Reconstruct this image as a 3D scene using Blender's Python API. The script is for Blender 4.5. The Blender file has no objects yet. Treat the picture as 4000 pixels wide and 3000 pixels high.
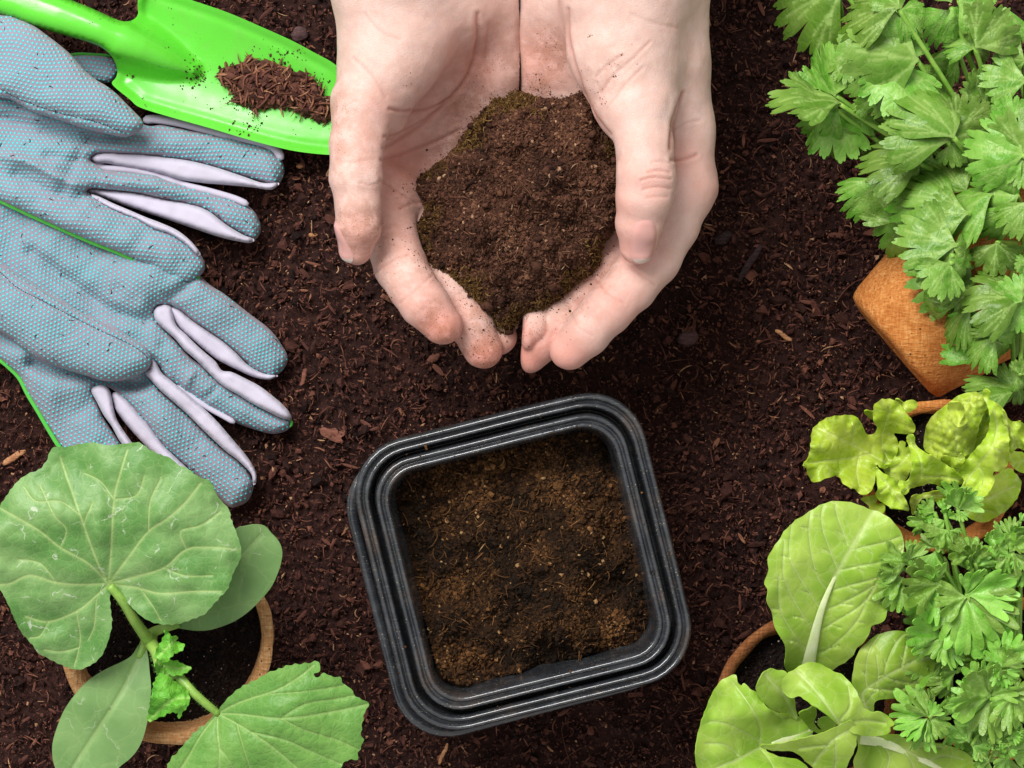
import bpy, math, random
import numpy as np
from mathutils import Vector, Matrix, Euler
from mathutils.geometry import delaunay_2d_cdt
from mathutils.bvhtree import BVHTree

# ------------------------------------------------------------------ camera, light, exposure
SC = bpy.context.scene
COL = SC.collection
HC = 90.0                                    # camera height above the soil, cm
cam = bpy.data.cameras.new("camera"); camo = bpy.data.objects.new("camera", cam); COL.objects.link(camo)
camo.location = (0, 0, HC*0.01); camo.rotation_euler = (0, 0, 0)
cam.sensor_width = 36.0; cam.lens = 36.0*HC/40.0; cam.clip_start = 0.01; cam.clip_end = 50
SC.camera = camo
W = bpy.data.worlds.new("World"); SC.world = W; W.use_nodes = True
bg = W.node_tree.nodes["Background"]; bg.inputs[0].default_value = (1.0, 0.98, 0.96, 1); bg.inputs[1].default_value = 0.52
def area(name, loc, target, size, sizey, power, col):
    l = bpy.data.lights.new(name, 'AREA'); l.shape = 'RECTANGLE'; l.size = size; l.size_y = sizey
    l.energy = power; l.color = col
    o = bpy.data.objects.new(name, l); COL.objects.link(o); o.location = loc
    o.rotation_euler = (Vector(target)-Vector(loc)).to_track_quat('-Z', 'Y').to_euler()
    return o
area("softbox_lamp", (-0.42, 0.64, 1.12), (0.0, 0.0, 0.03), 0.76, 0.50, 21.5, (1.0, 0.985, 0.96))
SC.view_settings.view_transform = 'Standard'; SC.view_settings.look = 'None'
SC.view_settings.exposure = 0.1; SC.view_settings.gamma = 1.0
SC.view_settings.use_curve_mapping = False

# ------------------------------------------------------------------ numeric helpers (cm, photograph pixels)
R = np.random.default_rng(7)
def S(z): return (HC-z)/HC/100.0
def un(p, z):                                # pixel + height -> cm
    p = np.asarray(p, float).reshape(-1, 2); z = np.broadcast_to(np.asarray(z, float), (len(p),))
    s = S(z)
    return np.stack([(p[:, 0]-2000)*s, (1500-p[:, 1])*s, z], 1)
def u3(px, py, z): return un([(px, py)], z)[0]
def zm(pts, k, ox, oy): return np.asarray(pts, float)*k+np.array([ox, oy])
Z1 = lambda p: zm(p, 0.6329, 0, 0)
Z2 = lambda p: zm(p, 0.6329, 0, 950)
Z3 = lambda p: zm(p, 0.7837, 0, 1700)
ZH = lambda p: zm(p, 0.9043, 1200, 0)
ZP = lambda p: zm(p, 0.9043, 1250, 1450)
ZA = lambda p: zm(p, 0.4973, 2900, 0)
ZB = lambda p: zm(p, 0.4973, 2900, 750)
ZC = lambda p: zm(p, 0.4973, 2900, 1450)
ZD = lambda p: zm(p, 0.6103, 2650, 2100)

def hsh(i, j, k, seed):
    h = (i.astype(np.int64)*374761393+j.astype(np.int64)*668265263+k.astype(np.int64)*2147483647+seed*1274126177) & 0xffffffff
    h = ((h ^ (h >> 13))*1274126177) & 0xffffffff
    h = ((h ^ (h >> 15))*2246822519) & 0xffffffff
    return ((h ^ (h >> 16)) & 0xffffff)/float(0xffffff)
def vnoise(x, y, z=0.0, seed=0):
    x = np.asarray(x, float); y = np.asarray(y, float)+0*x; z = np.asarray(z, float)+0*x
    i = np.floor(x); j = np.floor(y); k = np.floor(z)
    f, g, h = x-i, y-j, z-k
    f = f*f*(3-2*f); g = g*g*(3-2*g); h = h*h*(3-2*h)
    i = i.astype(np.int64); j = j.astype(np.int64); k = k.astype(np.int64)
    def L(a, b, t): return a+(b-a)*t
    r = []
    for dk in (0, 1):
        a = L(hsh(i, j, k+dk, seed), hsh(i+1, j, k+dk, seed), f)
        b = L(hsh(i, j+1, k+dk, seed), hsh(i+1, j+1, k+dk, seed), f)
        r.append(L(a, b, g))
    return L(r[0], r[1], h)*2-1
def fbm(x, y, z=0.0, octv=4, seed=0):
    t = 0; a = 1.0
    for o in range(octv):
        t = t+a*vnoise(np.asarray(x)*2**o+o*17.3, np.asarray(y)*2**o-o*9.1, np.asarray(z)*2**o, seed+o); a *= 0.5
    return t
def tps(ctrl):
    c = np.asarray(ctrl, float); P = c[:, :2]/500.0; n = len(P)
    if n < 3:
        m = c[:, 2].mean(); return lambda q: np.full(len(q), m)
    def ph(r2): return np.where(r2 > 1e-12, r2*np.log(r2+1e-12)*0.5, 0)
    K = ph(((P[:, None]-P[None])**2).sum(-1))+np.eye(n)*0.01
    A = np.zeros((n+3, n+3)); A[:n, :n] = K; A[:n, n] = 1; A[:n, n+1:] = P; A[n, :n] = 1; A[n+1:, :n] = P.T
    w = np.linalg.lstsq(A, np.concatenate([c[:, 2], [0, 0, 0]]), rcond=None)[0]
    def f(q):
        q = np.asarray(q, float)/500.0
        return ph(((q[:, None]-P[None])**2).sum(-1))@w[:n]+w[n]+q@w[n+1:]
    return f
def cr(pts, step, closed=True, al=True):     # Catmull-Rom, resampled to an even step
    P = np.asarray(pts, float); n = len(P); out = []
    rng = range(n if closed else n-1)
    for i in rng:
        if closed: a, b, c, d = P[i-1], P[i], P[(i+1) % n], P[(i+2) % n]
        else: a, b, c, d = P[max(i-1, 0)], P[i], P[i+1], P[min(i+2, n-1)]
        for t in np.linspace(0, 1, 9)[:-1]:
            out.append(0.5*((2*b)+(c-a)*t+(2*a-5*b+4*c-d)*t*t+(3*b-a-3*c+d)*t**3))
    if not closed: out.append(P[-1])
    Q = np.array(out)
    if closed: Q = np.vstack([Q, Q[:1]])
    s = np.concatenate([[0], np.cumsum(np.linalg.norm(np.diff(Q, axis=0), axis=1))])
    m = max(int(s[-1]/step), 3)
    u = np.linspace(0, s[-1], m+1)
    if closed: u = u[:-1]
    return np.stack([np.interp(u, s, Q[:, k]) for k in range(Q.shape[1])], 1)
def segdist(P, poly, closed=False):
    A = np.asarray(poly, float); B = np.roll(A, -1, 0) if closed else A[1:]
    if not closed: A = A[:-1]
    out = np.full(len(P), 1e9)
    AB = B-A; L2 = (AB**2).sum(1)+1e-12
    for s in range(0, len(P), 4000):
        q = P[s:s+4000]
        t = np.clip(((q[:, None]-A)*AB).sum(-1)/L2, 0, 1)
        d = ((q[:, None]-(A+t[..., None]*AB))**2).sum(-1)
        out[s:s+4000] = np.sqrt(d.min(1))
    return out
def inside(P, poly):
    x, y = P[:, 0], P[:, 1]; c = np.zeros(len(P), bool)
    a = poly; b = np.roll(poly, -1, 0)
    for (x1, y1), (x2, y2) in zip(a, b):
        if y1 == y2: continue
        c ^= ((y1 > y) != (y2 > y)) & (x < (x2-x1)*(y-y1)/(y2-y1)+x1)
    return c
def hexgrid(lo, hi, sp):
    xs = np.arange(lo[0], hi[0]+sp, sp); ys = np.arange(lo[1], hi[1]+sp, sp*0.866)
    X, Y = np.meshgrid(xs, ys); X = X+(np.arange(len(ys)) % 2)[:, None]*sp*0.5
    return np.stack([X.ravel(), Y.ravel()], 1)
def fill2d(poly, sp, extra=None):
    g = hexgrid(poly.min(0), poly.max(0), sp)
    g = g+R.normal(0, sp*0.08, g.shape)
    g = g[inside(g, poly)]
    g = g[segdist(g, poly, True) > sp*0.55]
    if extra is not None and len(extra):
        e = extra[inside(extra, poly)]; e = e[segdist(e, poly, True) > sp*0.3]
        if len(e):
            keep = np.ones(len(g), bool)
            for s in range(0, len(g), 2000):
                d = ((g[s:s+2000, None]-e[None])**2).sum(-1).min(1)
                keep[s:s+2000] = d > (sp*0.45)**2
            g = np.vstack([g[keep], e])
    pts = np.vstack([poly, g]); n = len(poly)
    r = delaunay_2d_cdt([Vector(p) for p in pts], [], [list(range(n))], 1, 1e-5)
    V = np.array([tuple(v) for v in r[0]]); F = np.array([f for f in r[2] if len(f) == 3], int)
    return V, F
def bedges(F):
    e = np.concatenate([F[:, [0, 1]], F[:, [1, 2]], F[:, [2, 0]]])
    key = np.sort(e, 1); u, inv, c = np.unique(key, axis=0, return_inverse=True, return_counts=True)
    return e[c[inv.ravel()] == 1]

# ------------------------------------------------------------------ object helpers
def tag(o, label=None, cat=None, group=None, kind=None):
    if label: o["label"] = label
    if cat: o["category"] = cat
    if group: o["group"] = group
    if kind: o["kind"] = kind
    return o
ORG = {}
def thing(name, loc, label, cat, group=None):
    o = bpy.data.objects.new(name, None); COL.objects.link(o)
    o.location = np.asarray(loc)*0.01; o.empty_display_size = 0.02
    ORG[o.name] = np.asarray(loc, float)
    return tag(o, label, cat, group)
def mesh(name, V, F, attrs=None, smooth=True, org=(0, 0, 0)):
    me = bpy.data.meshes.new(name)
    V = (np.asarray(V, float)-np.asarray(org))*0.01
    me.vertices.add(len(V)); me.vertices.foreach_set("co", V.astype(np.float32).ravel())
    Fs = F if isinstance(F, (list, tuple)) else [F]
    Fs = [np.asarray(f, np.int32) for f in Fs if len(f)]
    idx = np.concatenate([f.ravel() for f in Fs]); cnt = np.concatenate([np.full(len(f), f.shape[1]) for f in Fs])
    me.loops.add(len(idx)); me.loops.foreach_set("vertex_index", idx.astype(np.int32))
    me.polygons.add(len(cnt))
    me.polygons.foreach_set("loop_start", np.concatenate([[0], np.cumsum(cnt)[:-1]]).astype(np.int32))
    me.update(calc_edges=True)
    me.polygons.foreach_set("use_smooth", np.full(len(cnt), smooth))
    for k, a in (attrs or {}).items():
        at = me.attributes.new(k, 'FLOAT', 'POINT'); at.data.foreach_set("value", np.asarray(a, np.float32))
    me.validate(); me.update()
    return me
def sharp_rim(me):                           # thin sheets: keep the rim crisp
    n = len(me.edges); ev = np.empty(n*2, np.int32); me.edges.foreach_get('vertices', ev); le = np.empty(len(me.loops), np.int32); me.loops.foreach_get('edge_index', le)
    cnt = np.bincount(le, minlength=n); at = me.attributes.get('sharp_edge') or me.attributes.new('sharp_edge', 'BOOLEAN', 'EDGE'); at.data.foreach_set('value', cnt == 1)
def mk(name, V, F, mat, parent=None, attrs=None, smooth=True, solid=0, origin=None, solid_off=-1):
    V = np.asarray(V, float)
    if parent is not None: org = ORG[parent.name]
    elif origin is not None: org = np.asarray(origin, float)
    else: org = np.array([(V[:, 0].min()+V[:, 0].max())/2, (V[:, 1].min()+V[:, 1].max())/2, V[:, 2].min()])
    me = mesh(name, V, F, attrs, smooth, org)
    o = bpy.data.objects.new(name, me); COL.objects.link(o); me.materials.append(mat)
    if parent is not None: o.parent = parent
    else: o.location = org*0.01
    ORG[o.name] = org
    if solid:
        sharp_rim(me)
        m = o.modifiers.new("thickness", 'SOLIDIFY'); m.thickness = solid*0.01; m.offset = solid_off
    return o
def tube(path, rad, n=10, caps=True, flat=1.0):
    P = np.asarray(path, float); m = len(P); rad = np.broadcast_to(np.asarray(rad, float), (m,))
    T = np.gradient(P, axis=0); T /= np.linalg.norm(T, axis=1)[:, None]+1e-9
    u = np.cross(T[0], [0, 0, 1.0]); 
    if np.linalg.norm(u) < 1e-3: u = np.array([1.0, 0, 0])
    V = []
    for i in range(m):
        u = u-T[i]*(u@T[i]); u /= np.linalg.norm(u)+1e-9; w = np.cross(T[i], u)
        a = np.linspace(0, 2*np.pi, n, endpoint=False)
        V.append(P[i]+rad[i]*(np.cos(a)[:, None]*u+np.sin(a)[:, None]*w*flat))
    V = np.vstack(V); F = []
    i = np.arange(m-1)[:, None]*n; j = np.arange(n)[None]; j2 = (j+1) % n
    Q = np.stack([i+j, i+j2, i+n+j2, i+n+j], -1).reshape(-1, 4)
    Fs = [Q]
    if caps:
        V = np.vstack([V, P[:1], P[-1:]]); c0, c1 = m*n, m*n+1; jj = np.arange(n)
        Fs.append(np.stack([np.full(n, c0), (jj+1) % n, jj], 1))
        Fs.append(np.stack([np.full(n, c1), (m-1)*n+jj, (m-1)*n+(jj+1) % n], 1))
    return V, Fs
def join(parts):
    V = []; out = {}; o = 0
    for v, f in parts:
        for q in (f if isinstance(f, (list, tuple)) else [f]):
            q = np.asarray(q); 
            if len(q): out.setdefault(q.shape[1], []).append(q+o)
        V.append(v); o += len(v)
    return np.vstack(V), [np.concatenate(x) for x in out.values()]
def fixup(V, F):                             # make triangle normals point up
    a, b, c = V[F[:, 0]], V[F[:, 1]], V[F[:, 2]]
    if np.cross(b-a, c-a)[:, 2].sum() < 0: F = F[:, ::-1]
    return F
def vnormals(V, F):
    N = np.zeros_like(V)
    n = np.cross(V[F[:, 1]]-V[F[:, 0]], V[F[:, 2]]-V[F[:, 0]])
    for k in range(3): np.add.at(N, F[:, k], n)
    return N/(np.linalg.norm(N, axis=1)[:, None]+1e-12)
def copyo(o, parent=None):
    c = o.copy(); COL.objects.link(c)
    if parent is not None: c.parent = parent
    return c

# ------------------------------------------------------------------ materials
class NT:
    def __init__(s, name):
        s.m = bpy.data.materials.new(name); s.m.use_nodes = True; s.t = s.m.node_tree; s.t.nodes.clear()
        s.out = s.t.nodes.new('ShaderNodeOutputMaterial')
    def n(s, typ, ins=None, out=0, **pr):
        nd = s.t.nodes.new('ShaderNode'+typ)
        for k, v in pr.items(): setattr(nd, k, v)
        for k, v in (ins or {}).items():
            sk = nd.inputs[k]
            if isinstance(v, bpy.types.NodeSocket): s.t.links.new(v, sk)
            else:
                if hasattr(sk.default_value, '__len__') and not isinstance(v, (int, float)) and len(v) == 3 and len(sk.default_value) == 4: v = (*v, 1)
                sk.default_value = v
        return nd.outputs[out]
    def attr(s, name): return s.n('Attribute', attribute_name=name, out=2)
    def co(s, scale=1.0):                    # object coordinates in cm times scale
        c = s.n('TexCoord', out=3)
        return s.n('VectorMath', {0: c, 3: 100.0*scale}, operation='SCALE')
    def noise(s, v, sc, det=3, rough=0.55, dist=0): return s.n('TexNoise', {'Vector': v, 'Scale': sc, 'Detail': det, 'Roughness': rough, 'Distortion': dist})
    def voro(s, v, sc, feat='F1', out=0, rnd=1.0): return s.n('TexVoronoi', {'Vector': v, 'Scale': sc, 'Randomness': rnd}, out=out, feature=feat)
    def ramp(s, f, stops, mode='LINEAR'):
        nd = s.t.nodes.new('ShaderNodeValToRGB'); s.t.links.new(f, nd.inputs[0]); cr_ = nd.color_ramp; cr_.interpolation = mode
        while len(cr_.elements) < len(stops): cr_.elements.new(0.5)
        for e, (p, c) in zip(cr_.elements, stops):
            e.position = p; e.color = (*c, 1) if not isinstance(c, (int, float)) else (c, c, c, 1)
        return nd.outputs[0]
    def mix(s, f, a, b, mode='MIX'):
        nd = s.t.nodes.new('ShaderNodeMix'); nd.data_type = 'RGBA'; nd.blend_type = mode
        for k, v in ((0, f), (6, a), (7, b)):
            if isinstance(v, bpy.types.NodeSocket): s.t.links.new(v, nd.inputs[k])
            else: nd.inputs[k].default_value = v if isinstance(v, (int, float)) else ((*v, 1) if len(v) == 3 else v)
        return nd.outputs[2]
    def math(s, op, a, b=0.0, c=0.0, clamp=False):
        return s.n('Math', {0: a, 1: b, 2: c}, operation=op, use_clamp=clamp)
    def rng(s, v, a, b, c=0.0, d=1.0, smooth=True):
        return s.n('MapRange', {'Value': v, 'From Min': a, 'From Max': b, 'To Min': c, 'To Max': d}, interpolation_type='SMOOTHSTEP' if smooth else 'LINEAR')
    def bump(s, h, strength=0.5, dist=0.05, nrm=None):
        d = {'Height': h, 'Strength': strength, 'Distance': dist*0.01}
        if nrm is not None: d['Normal'] = nrm
        return s.n('Bump', d)
    def bsdf(s, **k):
        nd = s.t.nodes.new('ShaderNodeBsdfPrincipled')
        for a, v in k.items():
            a = a.replace('_', ' ')
            sk = nd.inputs[a]
            if isinstance(v, bpy.types.NodeSocket): s.t.links.new(v, sk)
            elif isinstance(v, (tuple, list)) and len(v) == 3 and len(sk.default_value) == 4: sk.default_value = (*v, 1)
            else: sk.default_value = v
        return nd.outputs[0]
    def done(s, sh): s.t.links.new(sh, s.out.inputs[0]); return s.m

def srgb(r, g, b):
    f = lambda c: (c/255/12.92) if c/255 <= 0.04045 else ((c/255+0.055)/1.055)**2.4
    return (f(r), f(g), f(b))

def soil_mat(name, ramp, rough=0.8, spec=0.22):
    t = NT(name); c = t.co(); a = t.attr('tone')
    n = t.noise(c, 6.0, 4, 0.7)
    f = t.math('ADD', a, t.math('MULTIPLY', t.math('SUBTRACT', n, 0.5), 0.5), clamp=True)
    col = t.ramp(f, ramp)
    b = t.bump(t.noise(c, 14.0, 5, 0.75), 0.9, 0.06)
    return t.done(t.bsdf(Base_Color=col, Roughness=rough, Specular_IOR_Level=spec, Normal=b))
M = {}
M['soil'] = soil_mat('soil', [(0, (.009, .0034, .0028)), (.25, (.045, .0158, .0118)), (.5, (.106, .038, .0268)), (.75, (.19, .073, .047)), (.9, (.32, .14, .075)), (1, (.52, .3, .16))])
M['mound'] = soil_mat('mound_soil', [(0, (.012, .0048, .0028)), (.3, (.050, .0195, .0110)), (.6, (.125, .053, .030)), (.85, (.23, .11, .060)), (1, (.5, .32, .19))], 0.95, 0.2)
M['potsoil'] = soil_mat('pot_soil', [(0, (.007, .0038, .0015)), (.3, (.030, .013, .0045)), (.6, (.095, .041, .013)), (.85, (.22, .10, .034)), (1, (.5, .32, .15))], 0.95, 0.2)
M['moss'] = soil_mat('mossy_soil', [(0, (.010, .006, .001)), (.4, (.068, .033, .008)), (.8, (.15, .078, .020)), (1, (.30, .18, .06))], 0.95, 0.2)
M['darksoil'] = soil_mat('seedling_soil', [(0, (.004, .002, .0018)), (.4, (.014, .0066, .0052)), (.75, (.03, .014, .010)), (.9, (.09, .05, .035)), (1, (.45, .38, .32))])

def leaf_mat(name, base, dark, vein, rough=0.45, transl=0.22, tcol=None, cell=2.2, cellb=0.35, fleck=0.0, var=0.5, veinw=0.75, ridge=0.3, us=1.0, bs=0.38, netw=0.05):
    t = NT(name); c = t.co(us); v = t.attr('vein')
    n = t.noise(c, 0.55, 3, 0.6)
    col = t.mix(t.rng(n, 0.32, 0.68), dark, base)
    cw = t.n('VectorMath', {0: c, 1: t.n('VectorMath', {0: t.n('TexNoise', {'Vector': c, 'Scale': 1.3, 'Detail': 3.0}, out=1), 3: 0.7}, operation='SCALE')}, operation='ADD')
    pv = t.voro(cw, cell, 'DISTANCE_TO_EDGE')
    net = t.rng(pv, 0.0, netw, 1.0, 0.0)
    col = t.mix(t.math('MULTIPLY', net, 0.22), col, vein)
    oi = t.n('ObjectInfo', out=5)
    hs = t.n('HueSaturation', {'Hue': t.rng(oi, 0, 1, 0.5-0.018*var, 0.5+0.006*var, False), 'Value': t.rng(oi, 0, 1, 1-0.36*var, 1+0.25*var, False), 'Color': col})
    col = t.mix(t.math('MULTIPLY', v, veinw), hs, vein)
    if fleck:
        sp = t.voro(c, 9.0); s2 = t.rng(sp, 0.06, 0.11, 1, 0)
        s2 = t.math('MULTIPLY', s2, t.rng(t.noise(c, 0.8, 3), 0.45, 0.6))
        ring = t.voro(t.n('VectorMath', {0: c, 1: t.n('VectorMath', {0: t.n('TexNoise', {'Vector': c, 'Scale': 1.6, 'Detail': 4.0}, out=1), 3: 0.9}, operation='SCALE')}, operation='ADD'), 0.62, 'DISTANCE_TO_EDGE')
        ln = t.math('MULTIPLY', t.rng(ring, 0.004, 0.016, 1, 0), t.rng(t.noise(c, 1.7, 2), 0.52, 0.62))
        f = t.math('MAXIMUM', s2, ln)
        col = t.mix(t.math('MULTIPLY', f, fleck), col, (.62, .68, .52))
    hgt = t.math('ADD', t.math('MULTIPLY', t.rng(pv, 0, 0.25), cellb), t.math('MULTIPLY', t.noise(c, 12, 3), 0.25))
    hgt = t.math('ADD', hgt, t.math('MULTIPLY', v, ridge))
    b = t.bump(hgt, bs, 0.08)
    p = t.bsdf(Base_Color=col, Roughness=rough, Specular_IOR_Level=0.4, Normal=b)
    tr = t.n('BsdfTranslucent', {'Color': t.mix(1.0, col, tcol or (.75, 1.0, .35), 'MULTIPLY'), 'Normal': b})
    return t.done(t.n('MixShader', {0: transl, 1: p, 2: tr}))
M['squash'] = leaf_mat('squash_leaf', srgb(138, 178, 108), srgb(98, 150, 74), srgb(188, 210, 136), 0.46, 0.22, cell=3.4, cellb=0.22, fleck=0.75, var=0.0, ridge=0.1, bs=.3)
M['squash_young'] = leaf_mat('young_squash_leaf', srgb(130, 180, 86), srgb(104, 160, 70), srgb(180, 210, 128), 0.46, 0.25, cell=3.6, cellb=0.35, fleck=0.06, var=0.0, ridge=0.1, bs=.32)
M['squash_tiny'] = leaf_mat('newest_squash_leaf', srgb(120, 196, 60), srgb(88, 168, 44), srgb(180, 224, 120), 0.5, 0.2, cell=5, cellb=0.9, var=0.0)
M['cotyledon'] = leaf_mat('cotyledon', srgb(132, 170, 102), srgb(112, 152, 86), srgb(160, 190, 120), 0.5, 0.14, cell=1.0, cellb=0.05, fleck=0.35, var=0.0)
M['romaine'] = leaf_mat('romaine_leaf', srgb(184, 216, 92), srgb(150, 196, 58), srgb(222, 236, 164), 0.36, 0.26, (1, 1, .5), cell=1.5, cellb=0.2, var=0.35, veinw=.6, ridge=.12)
M['curly'] = leaf_mat('curly_lettuce_leaf', srgb(208, 230, 84), srgb(172, 210, 46), srgb(230, 240, 150), 0.34, 0.26, (1, 1, .5), cell=1.2, cellb=0.7, var=0.4)
M['cilantro'] = leaf_mat('cilantro_leaf', srgb(142, 190, 84), srgb(96, 158, 42), srgb(178, 210, 118), 0.36, 0.24, (1, 1, .45), cell=2.6, cellb=0.3, var=1.0, veinw=0.6, us=2.4)
M['parsley'] = leaf_mat('parsley_leaf', srgb(158, 208, 92), srgb(122, 186, 60), srgb(182, 220, 124), 0.32, 0.22, cell=4.0, cellb=0.25, var=1.0, veinw=0.55, us=1.6)
def stem_mat(name, a, b):
    t = NT(name); c = t.co()
    col = t.mix(t.rng(t.noise(c, 2.0, 3), .3, .7), a, b)
    h = t.bump(t.noise(c, 14, 3), 0.3, 0.03)
    return t.done(t.bsdf(Base_Color=col, Roughness=0.42, Normal=h, Subsurface_Weight=0.15, Subsurface_Radius=(.3, .6, .1), Subsurface_Scale=0.003))
M['stem'] = stem_mat('squash_stem', srgb(150, 186, 84), srgb(126, 168, 70))
M['cstem'] = stem_mat('herb_stem', srgb(150, 192, 80), srgb(120, 172, 60))
M['rib'] = stem_mat('lettuce_rib', srgb(222, 232, 186), srgb(206, 222, 156))
def peat(name, lo, md, hi, wet):
    t = NT(name); c = t.co()
    st = t.n('VectorMath', {0: c, 1: (1.0, 1.0, 0.35)}, operation='MULTIPLY')
    f1 = t.noise(t.n('Mapping', {'Vector': c, 'Rotation': (.2, .1, .45), 'Scale': (2.2, 13.0, 7.0)}), 1.0, 4, .6, .5); f2 = t.noise(t.n('Mapping', {'Vector': c, 'Rotation': (.1, .3, -.6), 'Scale': (12.0, 2.0, 7.0)}), 1.0, 4, .6, .5); n = t.math('ADD', t.math('MULTIPLY', f1, .55), t.math('MULTIPLY', f2, .45)); n2 = t.noise(c, 0.7, 3)
    col = t.ramp(n, [(.27, srgb(*lo)), (.5, srgb(*md)), (.73, srgb(*hi))])
    col = t.mix(t.rng(n2, .35, .7, 0, .5), col, srgb(*wet))
    d = t.math('MULTIPLY', t.rng(t.voro(c, 3.4), .10, .17, 1, 0), t.rng(t.noise(c, 2.2, 2), .5, .6))
    col = t.mix(t.math('MULTIPLY', d, .85), col, (.03, .014, .008))
    return t.done(t.bsdf(Base_Color=col, Roughness=0.95, Specular_IOR_Level=0.1, Normal=t.bump(n, 1.0, 0.12)))
M['peat'] = peat('peat_tan', (140, 92, 54), (200, 150, 100), (240, 204, 156), (168, 112, 66))
M['peat_o'] = peat('peat_orange', (140, 78, 36), (208, 134, 70), (244, 190, 124), (170, 94, 40))
M['peat_d'] = peat('peat_damp', (86, 50, 28), (142, 90, 54), (186, 130, 84), (104, 60, 34))
def trowel():
    t = NT('green_plastic'); c = t.co()
    d = t.math('MULTIPLY', t.rng(t.voro(c, 5.0), .10, .2, 1, 0), t.rng(t.noise(c, 1.1, 3, .6), .52, .62))
    col = t.mix(t.math('MULTIPLY', d, .8), t.mix(t.noise(c, .8, 2), srgb(90, 202, 48), srgb(98, 208, 56)), (.02, .03, .01))
    film = t.rng(t.noise(c, .7, 5, .7, 1.0), .5, .78); col = t.mix(t.math('MULTIPLY', film, .16), col, srgb(120, 110, 60))
    scr = t.rng(t.noise(t.n('Mapping', {'Vector': c, 'Rotation': (0, 0, .5), 'Scale': (1.0, 22.0, 1.0)}), 1.2, 3, .6), .60, .66)
    return t.done(t.bsdf(Base_Color=col, Roughness=t.math('ADD', t.math('ADD', t.math('MULTIPLY', d, .5), t.math('MULTIPLY', t.math('ADD', scr, film), .18)), t.rng(t.noise(c, 1.5, 4), .3, .7, .22, .34)), Specular_IOR_Level=0.5, Coat_Weight=0.2, Coat_Roughness=.12))
M['trowel'] = trowel()
def fabric(name, a, b, sc, st=0.5):
    t = NT(name); c = t.co()
    rot = t.n('Mapping', {'Vector': c, 'Rotation': (0, 0, 0.35)})
    w = t.n('TexWave', {'Vector': rot, 'Scale': sc, 'Distortion': 1.2, 'Detail': 2.0, 'Detail Scale': 2.0}, out=1, bands_direction='Y')
    n = t.noise(c, 1.0, 3)
    f = t.math('ADD', t.math('MULTIPLY', w, .55), t.math('MULTIPLY', n, .45))
    col = t.mix(f, a, b)
    return t.done(t.bsdf(Base_Color=col, Roughness=.92, Specular_IOR_Level=.15, Sheen_Weight=.25, Sheen_Roughness=.5, Normal=t.bump(t.math('ADD', w, t.noise(c, 20, 3)), st, .03)))
M['knit'] = fabric('grey_knit', srgb(128, 121, 137), srgb(167, 160, 177), 9.0)
M['gusset'] = fabric('pale_cotton', srgb(184, 178, 196), srgb(214, 208, 224), 11.0, .3)
M['piping'] = fabric('green_binding', srgb(60, 176, 58), srgb(104, 216, 84), 10.0, .5)
t = NT('teal_rubber'); M['dots'] = t.done(t.bsdf(Base_Color=srgb(74, 196, 200), Roughness=.45))
t = NT('seam_thread'); M['thread'] = t.done(t.bsdf(Base_Color=srgb(58, 52, 62), Roughness=.9))
def blackplastic():
    t = NT('black_plastic'); c = t.co()
    n = t.noise(c, 1.2, 5, .6)
    col = t.mix(t.rng(n, .4, .75), (.024, .027, .032), (.055, .060, .068))
    d = t.math('MULTIPLY', t.rng(t.voro(c, 6.5), .10, .20, 1, 0), t.rng(t.noise(c, 1.6, 3), .46, .56))
    col = t.mix(t.math('MULTIPLY', d, .8), col, (.28, .24, .16))
    sc_ = t.rng(t.noise(t.n('Mapping', {'Vector': c, 'Rotation': (0, 0, .9), 'Scale': (1.5, 20.0, 3.0)}), 1.4, 4, .6), .58, .68); col = t.mix(t.math('MULTIPLY', sc_, .35), col, (.20, .19, .17))
    dust = t.rng(t.noise(c, .5, 4, .7), .5, .75)
    col = t.mix(t.math('MULTIPLY', dust, .3), col, (.16, .10, .06))
    return t.done(t.bsdf(Base_Color=col, Roughness=t.rng(n, .3, .7, .12, .24), Specular_IOR_Level=.9, Normal=t.bump(t.noise(c, 3.0, 4), .25, .06)))
M['pot'] = blackplastic()
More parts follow.
